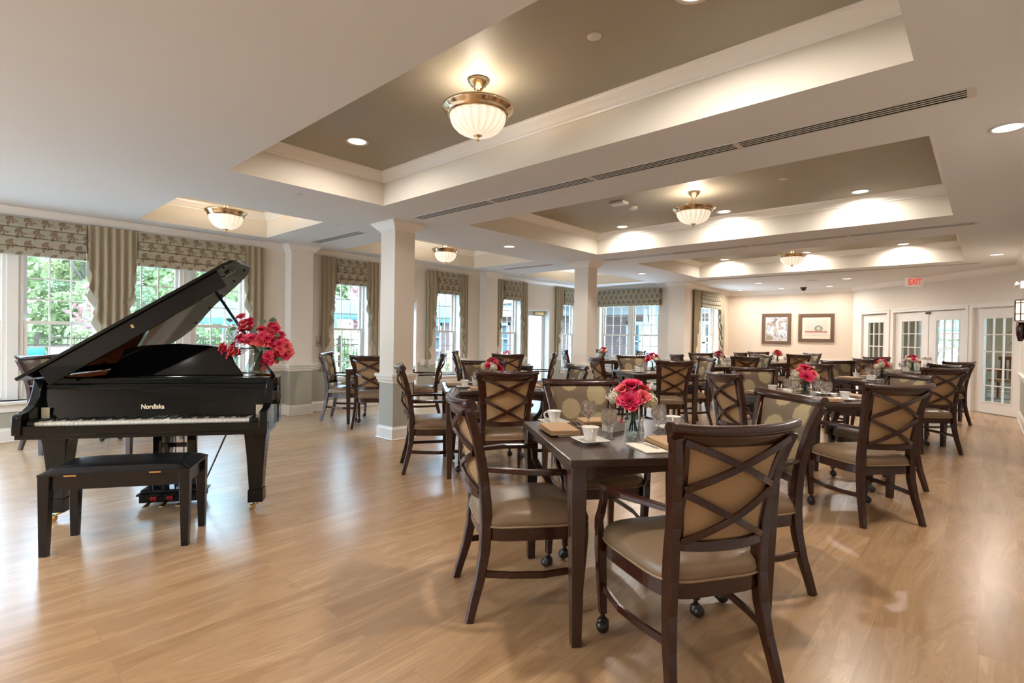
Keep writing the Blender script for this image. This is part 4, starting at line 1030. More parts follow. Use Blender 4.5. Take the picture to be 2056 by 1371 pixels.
# ------------------------------------------------------------------ grand piano (local x = along the keys, y = toward the tail)
M_PLATE = mat('dull_brass_plate', (.55, .50, .36), .45, .2)
PA = R(55.5); PO = (-4.44, .30, 0)
pn = empty('grand_piano', PO, PA, 'black lacquered grand piano with its lid propped open', 'piano')
PWD, PZ0, PZ1 = 1.46, .59, .955
def rim_path(o=0.0):
    """case outline from bass front, round the tail, to treble front (o = inset)"""
    pts = [(o, .20), (o, .8), (o, 1.30)]
    pts += [(o+.03, 1.42-o*.6), (.14+o*.3, 1.50-o), (.30, 1.53-o), (.48-o*.2, 1.50-o), (.62-o*.5, 1.42-o*.8), (.74-o*.7, 1.30-o*.6), (.86-o*.8, 1.14-o*.5), (1.00-o*.8, .98-o*.5), (1.16-o*.9, .84-o*.4), (1.32-o, .70-o*.3), (1.42-o, .58), (PWD-o, .45), (PWD-o, .30), (PWD-o, .20)]
    return pts
def smooth_path(pts, n=4):
    out = []
    for i in range(len(pts)-1):
        p0, p1, p2, p3 = [Vector(pts[max(0, min(len(pts)-1, i+k))]) for k in (-1, 0, 1, 2)]
        for j in range(n):
            t = j/n; out.append(tuple(.5*((2*p1)+(-p0+p2)*t+(2*p0-5*p1+4*p2-p3)*t*t+(-p0+3*p1-3*p2+p3)*t**3)))
    return out+[tuple(pts[-1])]
oP = smooth_path(rim_path(0)); iP = smooth_path(rim_path(.05))
def wallstrip(mb, A, B, z0, z1, mi=(0, 0)):
    n = len(A); vs = [(*p, z0) for p in A]+[(*p, z1) for p in A]+[(*p, z0) for p in B]+[(*p, z1) for p in B]
    mb.add(vs, [(i, i+1, n+i+1, n+i) for i in range(n-1)], mi[0], True)
    mb.add(vs, [(2*n+i+1, 2*n+i, 3*n+i, 3*n+i+1) for i in range(n-1)], mi[1], True)
    mb.add(vs, [(n+i, n+i+1, 3*n+i+1, 3*n+i) for i in range(n-1)]+[(i+1, i, 2*n+i, 2*n+i+1) for i in range(n-1)]+[(0, n, 3*n, 2*n), (n-1, 3*n-1, 4*n-1, 2*n-1)], 0)
mb = MB(); wallstrip(mb, oP, iP, .62, PZ1, (0, 1)); mb.build('case_rim', [M_PIANO, M_PIN], pn)
# bottom board, key bed, cheeks
mb = MB(); mb.prism([p for p in oP], .64, .68); mb.build('soundboard_bottom', M_PIANO, pn)
mb = MB(); mb.box((.004, .012, PZ0), (PWD-.004, .30, PZ0+.028)); mb.box((0, .0, PZ0+.028), (PWD, .06, PZ0+.086)); mb.box((.05, .02, PZ0+.028), (PWD-.05, .34, PZ0+.074)); mb.build('key_bed', M_PIANO, pn, bevel=.003)
for x0 in (0, PWD-.052):
    poly = [(-.012, PZ0+.03), (.34, PZ0+.03), (.34, PZ1), (.20, PZ1), (.185, .90), (.165, .84), (.13, .79), (.08, .762), (.03, .755), (.0, .748), (-.012, .73)]
    c = MB(); c.prism([(a, b) for a, b in poly], x0, x0+.052, axis='x'); c.build('case_arm', M_PIANO, pn, bevel=.006)
K0, K1 = .090, PWD-.122; kw = (K1-K0)/52
for x0, x1, hx in ((.052, K0-.002, .062), (K1+.002, PWD-.052, PWD-.052-.058)):
    MB().box((x0, .02, PZ0+.08), (x1, .17, .702)).build('key_block', M_PIANO, pn, bevel=.004)
    hp = MB(); hp.box((hx, .166, .703), (hx+.046, .171, .772)); hp.build('hinge_plate', M_PLATE, pn)
# fallboard with the maker's name and the top rail
mb = MB(); mb.prism([(.178, .700), (.198, .700), (.235, .888), (.215, .888)], .055, PWD-.055, axis='x'); fb = mb.build('fallboard', M_PIANO, pn, bevel=.002)
M_GILT = mat('gilt_lettering', (.80, .70, .48), .35)
txt = text_mesh('Nordiska', .044, M_GILT, Matrix.Translation((PWD*.5-.035, .188, .765)) @ Matrix.Rotation(R(79), 4, 'X'), parent=fb, bold=.0009, ext=.0006, sx=.86)
mb = MB(); mb.box((.055, .215, .888), (PWD-.055, .33, .918)); mb.box((.052, .235, .918), (PWD-.052, .345, PZ1+.004)); mb.build('front_rail', M_PIANO, pn, bevel=.004)
# keys
wk = None; bk = None
for i in range(52):
    if wk is None: wk = MB().box((.0006, 0, 0), (kw-.0006, .15, .020)).build('white_key', M_IVORY, pn, bevel=.001, loc=(K0, .045, .673)); o = wk
    else: o = wk.copy(); COL.objects.link(o)
    o.location = (K0+kw*i, .045, .673)
for i in range(51):
    if (i % 7) in (1, 4): continue        # A B | C D E | F G A
    if bk is None: bk = MB().prism([(0, 0), (.095, 0), (.095, .011), (.008, .011)], -.0055, .0055, axis='x').build('black_key', M_BLACK, pn, bevel=.0012)
    o = bk if bk.name not in USED else bk.copy()
    if bk.name in USED: COL.objects.link(o)
    USED.add(bk.name); o.location = (K0+kw*(i+1), .095, .6935)
# music desk
desk = [(.30, .0), (1.20, .0), (1.17, .045), (1.13, .10), (1.115, .14), (1.10, .185), (1.06, .205), (.96, .222), (.75, .236), (.54, .222), (.44, .205), (.40, .185), (.385, .14), (.37, .10), (.33, .045)]
mb = MB(); mb.prism([(a, b) for a, b in desk], -.011, .011, axis='y'); mb.xf(Matrix.Translation((0, .44, PZ1+.006)) @ Matrix.Rotation(R(-14), 4, 'X')); mb.build('music_desk', M_PIANO, pn, bevel=.002)
mb = MB(); mb.box((.26, .345, PZ1-.012), (1.26, .60, PZ1+.006)); mb.build('desk_shelf', M_PIANO, pn, bevel=.002)
# iron plate, strings
pp = smooth_path(rim_path(.07)); mb = MB(); mb.prism([(x, max(y, .40)) for x, y in pp], .80, .815); mb.build('iron_plate', M_GOLD, pn)
mb = MB()
for i in range(40):
    x = .12+i*.031; y1 = 1.44-max(0, x-.55)*1.06; mb.tube([(x, .62, .835), (x-.04, y1, .835)], .0012, 3)
mb.build('strings', M_NICKEL, pn)
# lid with its front board
LA = R(33.3)
lid_poly = [(-.012, .05), (-.012, 1.35), (.03, 1.47), (.14, 1.54), (.30, 1.56), (.48, 1.53), (.62, 1.45), (.74, 1.33), (.86, 1.17), (1.00, 1.01), (1.16, .87), (1.32, .73), (1.42, .61), (1.475, .48), (1.475, .14), (1.45, .07), (1.40, .05)]
LT = Matrix.Translation((0, 0, PZ1+.006)) @ Matrix.Rotation(-LA, 4, 'Y')
lid = MB().prism(lid_poly, 0, .021).xf(LT).build('lid', M_PIANO, pn, bevel=.004)
MB().box((.11, .075, -.115), (1.335, .096, -.001)).xf(LT).build('front_board', M_PIANO, pn, bevel=.002)
MB().box((.10, .30, -.004), (1.40, .312, -.0005)).xf(LT).build('lid_hinge', M_NICKEL, lid)
mb = MB(); mb.box((.700, .0735, -.058), (.716, .0748, -.034)); mb.xf(LT); mb.build('lock_plate', M_BRASS, pn, bevel=.0005)
mb = MB()
for u, v in ((1.38, .10), (1.43, .45), (1.30, .60), (1.12, .82), (.95, 1.0), (.72, 1.28)): mb.lathe([(0, -.010), (.009, -.010), (.009, 0)], 10, (u, v, 0))
mb.lathe([(0, -.012), (.022, -.012), (.022, 0)], 12, (1.36, .25, 0)); mb.xf(LT); mb.build('rubber_buffer', M_BLACK, lid)
tp = LT @ Vector((1.20, .34, -.006)); 
MB().tube([(PWD-.035, .46, PZ1-.03), tuple(tp)], .011, 10).build('lid_prop', M_BLACK, pn)
mb = MB(); mb.tube([(.9, .62, PZ1-.02), tuple(LT @ Vector((.62, .62, -.01)))], .010, 8); 
for yy in (.30, 1.0): mb2 = MB(); mb2.box((.0, yy, PZ1-.004), (.075, yy+.045, PZ1+.004)); mb2.build('lid_hinge_plate', M_BRASS, pn)
# legs
def pleg(x, y):
    l = MB(); l.box((x-.085, y-.085, PZ0-.03), (x+.085, y+.085, PZ0+.05))
    l.bar([(x, y, .155), (x, y, .40), (x, y, PZ0-.03)], .145, .145, scales=[.60, .80, 1], up=(0, 1, 0), c=.05); l.box((x-.05, y-.05, .065), (x+.05, y+.05, .155))
    lo = l.build('leg', M_PIANO, pn, bevel=.005)
    c = MB(); c.lathe([(0, .045), (.012, .045), (.022, .066), (0, .066)], 14, (x, y, 0)); c.bar([(x, y, .05), (x-.02, y-.012, .04), (x-.03, y-.018, .024)], .030, .010); c.lathe([(0, -.010), (.018, -.010), (.022, -.006), (.022, .006), (.018, .010), (0, .010)], 18).v
    s_ = len(c.v)-18*6; c.xf(Matrix.Translation((x-.028, y-.016, .0225)) @ Matrix.Rotation(R(30), 4, 'Z') @ Matrix.Rotation(R(90), 4, 'X'), s_); c.build('caster', M_BRASS, lo)
pleg(.12, .26); pleg(1.34, .26); pleg(.36, 1.30)
# lyre and pedals
mb = MB(); mb.box((.42, .42, PZ0-.02), (1.00, .66, PZ0+.05)); mb.box((.575, .50, .10), (.635, .54, PZ0-.02)); mb.box((.80, .50, .10), (.86, .54, PZ0-.02)); mb.box((.60, .505, .42), (.83, .535, .45)); mb.box((.52, .44, .10), (.91, .60, .125)); mb.box((.50, .42, .085), (.93, .62, .10)); mb.box((.515, .43, .035), (.915, .61, .085)); ly = mb.build('lyre', M_PIANO, pn, bevel=.004)
mb = MB()
for x in (.66, .715, .77): mb.tube([(x, .53, .12), (x, .53, PZ0)], .004, 8)
for s in (-1, 1): mb.tube([(.715+s*.16, .60, .08), (.715+s*.30, .92, PZ0)], .006, 8)
mb.build('pedal_rods', M_BRONZE, ly)
for x in (.61, .715, .82):
    MB().bar([(x, .44, .062), (x, .36, .055), (x, .31, .045), (x, .275, .050)], .030, .008, scales=[(.6, 1), (.7, 1), (1.2, 1), (.9, 1)]).build('pedal', M_BRASS, ly)
    MB().box((x-.020, .424, .046), (x+.020, .4295, .078)).build('pedal_felt', M_RED, ly)
# bench
bn = empty('piano_bench', (-3.865, .785, 0), R(57.8), 'black piano bench with padded leatherette top before the piano', 'bench')
BW, BD, BH = .375, .185, .455
mb = MB(); mb.box((-BW-.005, -BD-.005, BH), (BW+.005, BD+.005, BH+.012)); mb.build('lid_board', M_BENCH, bn, bevel=.003)
def bt(u, v): x = (u-.5)*2; y = (v-.5)*2; e = (1-x**6)*(1-y**6); return (x*BW, y*BD, BH+.012+.034*max(0, e)**.5)
MB().grid(bt, 24, 16).build('cushion', M_LEATHER, bn, fix=False)
mb = MB(); q = .03; mb.box((-BW+q, -BD+q-.012, BH-.085), (BW-q, -BD+q+.008, BH)); mb.box((-BW+q, BD-q-.008, BH-.085), (BW-q, BD-q+.012, BH)); mb.box((-BW+q-.012, -BD+q, BH-.085), (-BW+q+.008, BD-q, BH)); mb.box((BW-q-.008, -BD+q, BH-.085), (BW-q+.012, BD-q, BH)); mb.build('apron', M_BENCH, bn)
for sx in (-1, 1):
    for sy in (-1, 1): MB().bar([(sx*(BW-.022), sy*(BD-.022), 0), (sx*(BW-.026), sy*(BD-.026), BH)], .058, .058, scales=[.66, 1], up=(0, 1, 0), c=.08).build('leg', M_BENCH, bn)
for x in (-.22, .2): MB().box((x-.03, -BD-.008, BH-.004), (x+.03, -BD-.0045, BH+.004)).build('hinge', M_BRASS, bn)
# big vase of pink flowers on the piano
PT = Matrix.Translation(PO) @ Matrix.Rotation(PA, 4, 'Z')
def onP(x, y, z): v = PT @ Vector((x, y, z)); return tuple(v)
vp = onP(1.335, .285, PZ1+.0045)
vz = empty('glass_vase', vp, 0, 'clear footed glass vase standing on the grand piano', 'vase', 'glass vase on the piano')
MB().lathe([(0, 0), (.045, 0), (.046, .004), (.020, .010), (.018, .018), (.05, .024), (.082, .035), (.085, .045), (.078, .08), (.062, .13), (.050, .175), (.052, .195), (.050, .195), (.047, .175), (.059, .13), (.075, .08), (.080, .046), (.045, .032), (0, .030)], 40).build('glass_body', M_CLEAR, vz)
fl = empty('flower_arrangement', (vp[0], vp[1], vp[2]+.04), 0, 'large bunch of coral pink silk flowers in the vase on the piano', 'flowers')
# offsets in (across the view, up) metres measured at the vase
cr2 = Vector((math.cos(YAW), math.sin(YAW), 0)); cf2 = Vector((-math.sin(YAW), math.cos(YAW), 0))
def fo(a, b, c=0): v = cr2*a+cf2*c; return (v.x, v.y, b-.04)
rnd = random.Random(3); K = 3.62/1045
heads = []
def px(x, y, c=0): heads.append(fo((x-508)*K, (758-y)*K, c))
for x, y, c in [(472, 636, 0), (487, 644, .02), (491, 651, -.01), (481, 657, -.02), (474, 664, .02), (486, 662, .03), (436, 697, .0), (445, 704, -.02), (455, 697, .02), (452, 712, .0), (466, 712, .03), (473, 718, -.01),
                (477, 684, 0), (486, 692, -.04), (492, 700, -.05), (478, 700, .02), (484, 708, -.02), (514, 662, 0), (538, 650, .0), (545, 658, -.02), (533, 661, .02), (540, 668, -.03),
                (512, 678, -.03), (524, 674, -.05), (506, 688, -.02), (519, 692, -.07), (531, 688, -.06), (541, 682, -.03), (551, 680, 0), (559, 688, .02), (566, 694, .0), (548, 694, -.05), (536, 700, -.07), (524, 705, -.08), (512, 702, -.05), (502, 708, -.02),
                (529, 714, -.06), (541, 710, -.05), (552, 706, -.02), (561, 702, 0), (571, 706, .0), (567, 712, -.02), (545, 718, -.02), (516, 716, -.06), (534, 722, -.03), (523, 682, .06), (540, 676, .07), (508, 696, .07), (552, 700, .08), (495, 690, .06), (551, 712, .04), (530, 700, .03), (516, 726, 0), (508, 732, .01), (520, 738, -.01), (497, 679, -.06), (505, 690, -.07), (515, 699, -.08), (526, 668, .03), (549, 672, .03), (560, 700, -.05), (521, 712, -.07), (538, 714, -.07), (498, 698, -.05), (489, 714, -.03), (470, 708, -.03), (460, 704, -.03), (535, 675, -.05), (557, 690, -.04), (478, 648, 0), (533, 655, .02)]: px(x, y, c)
heads = [(h[0], h[1], .205+.015*((i*7) % 3)) if .085 < h[2] < .205 and math.hypot(h[0], h[1]) < .125 else h for i, h in enumerate(heads)]
for i, h in enumerate(heads):
    mb = MB(); up = Vector(h)-Vector((0, 0, .10)); up = up.normalized()*.6-cf2*.5+Vector((0, 0, .3)); flower(mb, h, .026 if (h[2] < .12 and math.hypot(h[0], h[1]) < .06) else .046, 19, up=up, seed=i, openness=1.1)
    mb.build('bloom', (M_CORAL, M_PINK, M_PINK)[(i*7) % 3] if i % 5 else M_CORAL, fl, fix=False)
mb = MB()
for i, h in enumerate(heads):
    a = i*2.4; b = Vector((.03*math.cos(a), .03*math.sin(a), .005)); q_ = Vector((h[0], h[1])); q_ = q_.normalized()*.026 if q_.length > .03 else q_*.5
    mb.tube([b, (b.x*.3, b.y*.3, .10), (q_.x, q_.y, .165), h] if h[2] > .15 else ([b, h] if math.hypot(h[0], h[1]) < .06 else [b, (q_.x, q_.y, .165), (q_.x*2.4, q_.y*2.4, .172), h]), .0022, 5)
mb.build('stems', M_STEM, fl)
mb = MB()
def leafq(c, d, L, w):
    c = Vector(c); d = Vector(d).normalized(); s = d.cross(Vector((0, 0, 1)).cross(d)+cf2*.6).normalized()
    mb.add([c, c+d*L*.35+s*w, c+d*L*.75+s*w*.7, c+d*L, c+d*L*.75-s*w*.7, c+d*L*.35-s*w, c+d*L*.5-Vector((0, 0, w*.5))], [(0, 1, 6), (1, 2, 6), (2, 3, 6), (3, 4, 6), (4, 5, 6), (5, 0, 6)], 0, False)
for x, y, dx, dy in [(462, 642, -1, .3), (470, 656, -1, -.2), (482, 673, 1, .2), (495, 672, 1, -.3), (500, 672, 1, .1), (538, 640, 1, .15), (532, 641, -1, -.1), (536, 642, .6, .4), (545, 712, .6, -1), (553, 717, 1, -.3), (540, 680, .3, -1), (527, 688, -.2, -1), (516, 690, .2, -1), (548, 672, .5, -1), (503, 668, .2, .5), (545, 672, 1, .3)]:
    leafq(fo((x-508)*K, (758-y)*K, -.05), cr2*dx+Vector((0, 0, dy)), .055, .014)
mb.build('leaves', M_LEAF, fl, fix=False)

# ------------------------------------------------------------------ outside
M_PATIO = paint('patio_concrete', (.30, .29, .27), .8, .15)
M_GRASS = paint('lawn', (.07, .11, .03), .9, .4)
M_BARK = mat('bark', (.12, .095, .075), .9)
def leafmat(name, a, b):
    m = mat(name, a, .6); n = N(m); f = n.noise(n.obj(), 2.2, 3)[0]
    t = n.t; b_ = n.b; tr = n.n('BsdfTranslucent'); mx = n.n('MixShader'); mx.inputs[0].default_value = .45
    c = n.ramp(f, [(.35, a), (.65, b)]); n.l(c, b_.inputs['Base Color']); n.l(c, tr.inputs[0])
    out = [x for x in t.nodes if x.type == 'OUTPUT_MATERIAL'][0]; n.l(b_.outputs[0], mx.inputs[1]); n.l(tr.outputs[0], mx.inputs[2]); n.l(mx.outputs[0], out.inputs[0]); return m
M_L1 = leafmat('foliage_light', (.20, .25, .10), (.44, .46, .26))
M_L2 = leafmat('foliage_mid', (.11, .16, .06), (.26, .31, .15))
M_L3 = leafmat('foliage_maple', (.17, .07, .07), (.28, .15, .13))
M_L4 = leafmat('foliage_willow', (.23, .28, .12), (.46, .49, .28))
struct(MB().box((-60, -30, -.25), (XW-WT-.01, 40, -.06)).build('ground', M_PATIO)); 
struct(MB().box((-60, -30, -.058), (-15.3, 12, -.04)).build('ground', M_GRASS))
def tree(x, y, h, rad, m, label, nleaf=2600, seed=0, trunk=.12, zc=None, droop=False, size=.16):
    rnd = random.Random(seed); r = empty('tree', (x, y, -.06), rnd.uniform(0, 6), label, 'tree', 'trees outside the windows')
    t = MB(); top = h*.62
    t.tube([(0, 0, 0), (.1, .05, h*.25), (-.05, .1, top)], [trunk, trunk*.8, trunk*.5], 8)
    blobs = []
    for i in range(9):
        a = i*2.4; rr = rad*rnd.uniform(.25, .75); z = rnd.uniform(.25, .9)*h; blobs.append((rr*math.cos(a), rr*math.sin(a), z, rad*rnd.uniform(.35, .6)))
        t.tube([(0, 0, min(top, z*.6)), (rr*.5*math.cos(a), rr*.5*math.sin(a), z*.8), (rr*math.cos(a), rr*math.sin(a), z)], [trunk*.4, trunk*.25, trunk*.08], 5)
    t.build('trunk', M_BARK, r)
    mb = MB()
    for i in range(nleaf):
        bx, by, bz, br = blobs[rnd.randrange(len(blobs))]; v = Vector((rnd.gauss(0, 1), rnd.gauss(0, 1), rnd.gauss(0, 1))).normalized()*br*rnd.uniform(.55, 1.05)
        p = Vector((bx, by, bz))+Vector((v.x, v.y, v.z*(1.5 if droop else .8)))
        if p.z < .1: p.z = .1+rnd.random()*.4
        a = Vector((rnd.gauss(0, 1), rnd.gauss(0, 1), rnd.gauss(0, .6)-(2.5 if droop else 0))).normalized(); b = a.orthogonal().normalized(); s = size*rnd.uniform(.5, 1.1)
        a = a*s*(1.8 if droop else 1); b = b*s*(.22 if droop else .5)
        mb.add([p-a, p+b, p+a, p-b], [(0, 1, 2, 3)])
    mb.build('crown', m, r, fix=False); return r
TR = [(-18.6, -4.6, 6.6, 1.30, M_L1, 'light green tree behind the fence, farthest left'), (-18.2, -.9, 6.2, 1.30, M_L4, 'willowy pale tree behind the fence left of the piano lid'), (-18.8, 2.8, 6.8, 1.30, M_L1, 'bright green tree behind the fence above the piano'),
      (-18.4, 6.5, 6.4, 1.30, M_L4, 'pale green tree behind the blue parasols'), (-18.8, 10.2, 6.6, 1.30, M_L1, 'light green tree seen past the front column'),
      (-24, -6.6, 9, 1.9, M_L2, 'tall dark green tree in the second row, far left'), (-24, -1.2, 9.5, 1.9, M_L2, 'tall dark green tree in the second row behind the willow'), (-24, 4.2, 9, 1.9, M_L2, 'tall green tree in the second row behind the parasols'), (-24, 9.6, 9, 1.9, M_L2, 'tall green tree in the second row left of the building')]
for i, (x, y, h, rd, m_, l_) in enumerate(TR): tree(x, y, h, rd, m_, l_, 9000, i, droop=(m_ is M_L4), size=.10)
tree(-13.3, 8.6, 5.2, .75, M_L3, 'reddish maple outside the narrow window behind the column', 1500, 31, .10, size=.11)
tree(-13.6, 2.2, 5.0, .6, M_L3, 'small pink maple seen above the piano lid', 500, 32, .05, size=.11)
def shrub(x, y, r_, h, m, label, seed, nleaf=1500):
    rnd = random.Random(seed); o = MB()
    for i in range(nleaf):
        v = Vector((rnd.gauss(0, 1), rnd.gauss(0, 1), abs(rnd.gauss(0, 1)))).normalized()*rnd.uniform(.7, 1.02); p = Vector((v.x*r_, v.y*r_*1.3, v.z*h+.02))
        a = Vector((rnd.gauss(0, 1), rnd.gauss(0, 1), rnd.gauss(0, 1))).normalized(); b = a.orthogonal().normalized(); s = .09*rnd.uniform(.6, 1.2); o.add([p-a*s, p+b*s*.5, p+a*s, p-b*s*.5], [(0, 1, 2, 3)])
    q = o.build('shrub', m, loc=(x, y, -.06), fix=False); return tag(q, label, 'shrub', 'shrubs along the fence')
for i, (y, h) in enumerate([(-5, 2.4), (-3.05, 1.9), (-1.1, 2.5), (.85, 1.9), (2.8, 2.6), (4.75, 1.8), (6.7, 2.3), (8.85, 1.7)]):
    shrub(-16.1, y, .72, h*.9, (M_L1, M_L4, M_L2)[i % 3], ('leafy shrub behind the iron fence, %s counted from the left' % ('one', 'two', 'three', 'four', 'five', 'six', 'seven', 'eight')[i]), 50+i)
rnd = random.Random(99); mb = MB()
for i in range(36000):
    y = rnd.uniform(-16, 16); z = rnd.uniform(-.3, 5.3+.4*math.sin(y*.9)); x = -28.5+rnd.gauss(0, .5)+.9*math.sin(y*1.7+z)
    a = Vector((rnd.gauss(0, 1), rnd.gauss(0, 1), rnd.gauss(0, 1))).normalized(); b = a.orthogonal().normalized(); q_ = .18*rnd.uniform(.6, 1.2); c_ = Vector((x, y, z))
    mb.add([c_-a*q_, c_+b*q_*.6, c_+a*q_, c_-b*q_*.6], [(0, 1, 2, 3)])
tag(mb.build('woodland_foliage', M_L1, fix=False, loc=(0, 0, 0)), 'dense leafy woodland edge behind all the garden trees', 'foliage', kind='stuff')
# iron fence
r_ = empty('iron_fence', (-15, 0, -.06), 0, 'black iron fence across the garden outside the windows', 'fence')
mb = MB()
for i in range(int(19/.11)): mb.bar([(0, -8+i*.11, .08), (0, -8+i*.11, 1.22)], .014, .014, up=(0, 1, 0), c=0)
mb.build('pickets', M_BRONZE, r_); mb = MB()
for z in (.15, 1.0, 1.15): mb.box((-.018, -8, z-.018), (.018, 11, z+.018))
mb.build('rails', M_BRONZE, r_)
for i in range(9): MB().box((-.03, -8+i*2.35-.03, 0), (.03, -8+i*2.35+.03, 1.28)).build('post', M_BRONZE, r_)
M_BLUE = mat('parasol_canvas_blue', (.12, .23, .27), .8); M_IVC = mat('parasol_canvas_ivory', (.25, .25, .23), .8)
n = N(M_BLUE); tr = n.n('BsdfTranslucent'); tr.inputs[0].default_value = (.15, .27, .31, 1); mx = n.n('MixShader'); mx.inputs[0].default_value = .5
out = [x for x in n.t.nodes if x.type == 'OUTPUT_MATERIAL'][0]; n.l(n.b.outputs[0], mx.inputs[1]); n.l(tr.outputs[0], mx.inputs[2]); n.l(mx.outputs[0], out.inputs[0])
def parasol(x, y, z, rad, label, open_=True):
    r = empty('garden_parasol', (x, y, -.06), 0, label, 'parasol', 'garden parasols')
    MB().tube([(0, 0, .08), (0, 0, z+.06)], .022, 8).build('pole', M_NICKEL if open_ else M_PLAST, r); MB().lathe([(0, 0), (.25, 0), (.25, .05), (.04, .09), (0, .09)], 20).build('base', M_BRONZE, r)
    if open_:
        mb = MB(); vs = [(0, 0, z+.06)]; 
        for i in range(8): a = 2*PI*i/8; vs += [(rad*.5*math.cos(a), rad*.5*math.sin(a), z-.16), (rad*math.cos(a), rad*math.sin(a), z-.42), (rad*math.cos(a), rad*math.sin(a), z-.52)]
        fs = []
        for i in range(8): j = (i+1) % 8; fs += [(0, 1+3*i, 1+3*j), (1+3*i, 2+3*i, 2+3*j, 1+3*j), (2+3*i, 3+3*i, 3+3*j, 2+3*j)]
        mb.add(vs, fs).build('canopy', M_BLUE, r, fix=False)
        mb = MB()
        for i in range(8): a = 2*PI*i/8; mb.tube([(0, 0, z-.05), (rad*math.cos(a)*.98, rad*math.sin(a)*.98, z-.45)], .008, 4)
        mb.build('ribs', M_PLAST, r)
    else: MB().lathe([(0, z), (.05, z-.1), (.10, z-.6), (.17, z-1.25), (.15, z-1.3), (0, z-1.25)], 16, flute=(.12, 8)).build('canopy', M_IVC, r)
parasol(-12.6, 4.25, 2.05, 1.25, 'blue garden parasol seen under the raised piano lid'); parasol(-12.2, 6.75, 2.25, 1.1, 'blue garden parasol behind the narrow window left of the column'); parasol(-10.5, 8.5, 2.2, .8, 'second blue parasol behind the column window')
parasol(-12.0, 10.4, 2.45, 1.15, 'blue garden parasol before the brick building'); parasol(-13.2, 13.6, 2.3, .2, 'closed ivory parasol before the brick building', False); parasol(-7.9, 14.9, 2.2, .2, 'closed pale parasol right outside the bay window', False)
# outdoor sofa with cushions
M_WICK = mat('wicker_dark', (.20, .16, .12), .7); M_TEAL = mat('cushion_teal', (.015, .13, .16), .8); M_PAIS = mat('cushion_paisley', (.6, .66, .68), .8)
n = N(M_PAIS); n.l(n.ramp(n.noise(n.obj(), 16, 3, .5, 2.0)[0], [(.42, (.72, .74, .74)), (.5, (.25, .50, .58)), (.55, (.76, .72, .68)), (.63, (.6, .35, .3))]), n.b.inputs['Base Color'])
r_ = empty('garden_sofa', (-12.1, 1.25, -.06), 0, 'wicker garden sofa outside the far left window', 'sofa')
mb = MB(); mb.box((-.35, -1.1, .05), (.35, 1.1, .38)); mb.box((.30, -1.1, .38), (.42, 1.1, .80)); mb.box((-.35, -1.2, .05), (.42, -1.1, .62)); mb.box((-.35, 1.1, .05), (.42, 1.2, .62)); mb.build('wicker_frame', M_WICK, r_, bevel=.02)
mb = MB(); mb.box((-.33, -1.08, .38), (.28, 1.08, .52)); mb.build('seat_cushion', M_PAIS, r_, bevel=.04)
for k, (y, m_, l_) in enumerate([(-.80, M_CORAL, 'coral cushion on the garden sofa'), (-.28, M_TEAL, 'teal cushion on the garden sofa'), (.25, M_PAIS, 'left paisley cushion on the garden sofa'), (.78, M_PAIS, 'right paisley cushion on the garden sofa')]):
    mb = MB(); mb.grid(lambda u, v: pil(u, v, 1), 10, 10); mb.grid(lambda u, v: pil(1-u, v, -1), 10, 10); mb.xf(Matrix.Rotation(R(90), 4, 'Z') @ Matrix.Scale(1.35, 4)); tag(mb.build('cushion', m_, fix=False, loc=(-11.95, 1.25+y, .78)), l_, 'cushion', 'cushions on the garden sofa')
def lounge(x, y, rz, label):
    r = empty('garden_chair', (x, y, -.06), R(rz), label, 'garden chair', 'wooden garden chairs')
    MB().box((-.25, -.25, .36), (.25, .25, .40)).build('seat', M_MENU, r, bevel=.01)
    mb = MB(); 
    for i in range(5): mb.box((-.22+.1*i, -.27, .40), (-.17+.1*i, -.24, .88))
    mb.box((-.26, -.28, .86), (.26, -.23, .92)); mb.build('backrest', M_MENU, r, bevel=.004)
    for sx in (-1, 1):
        for sy in (-1, 1): MB().box((sx*.24-.02, sy*.24-.02, 0), (sx*.24+.02, sy*.24+.02, .36 if sy > 0 else .6)).build('leg', M_MENU, r)
lounge(-11.0, 5.9, 60, 'wooden garden chair outside the narrow window left of the column'); lounge(-11.2, 9.4, 120, 'wooden garden chair outside the window right of the column')
# flower boxes under the windows
def planter(x, y, seed, label):
    r = empty('flower_planter', (x, y, -.06), 0, label, 'planter', 'planters with pink and white flowers')
    MB().lathe([(0, 0), (.16, 0), (.22, .34), (.24, .36), (.20, .36), (0, .33)], 20).build('pot', M_WICK, r)
    rnd = random.Random(seed); 
    for m_, nn in ((M_L2, 60), (M_PINK, 22), (M_WBLOS, 16)):
        mb = MB()
        for i in range(nn):
            c = (rnd.gauss(0, .14), rnd.gauss(0, .16), .38+abs(rnd.gauss(0, .12)))
            if m_ is M_L2: a = Vector((rnd.gauss(0, 1), rnd.gauss(0, 1), rnd.gauss(0, 1))).normalized()*.05; b = a.orthogonal()*.6; c = Vector(c); mb.add([c-a, c+b, c+a, c-b], [(0, 1, 2, 3)])
            else: flower(mb, c, .045, 7, up=(rnd.gauss(0, .5)+.4, rnd.gauss(0, .5), 1), seed=i)
        mb.build('blooms' if m_ is not M_L2 else 'leaves', m_, r, fix=False)
planter(-9.3, 5.35, 1, 'flower pot low outside the narrow window left of the column'); planter(-9.4, 7.75, 2, 'flower pot outside the window right of the column, left one'); planter(-9.7, 8.5, 3, 'flower pot outside the window right of the column, right one'); planter(-10.5, 11.3, 4, 'flower pot outside the second narrow window')
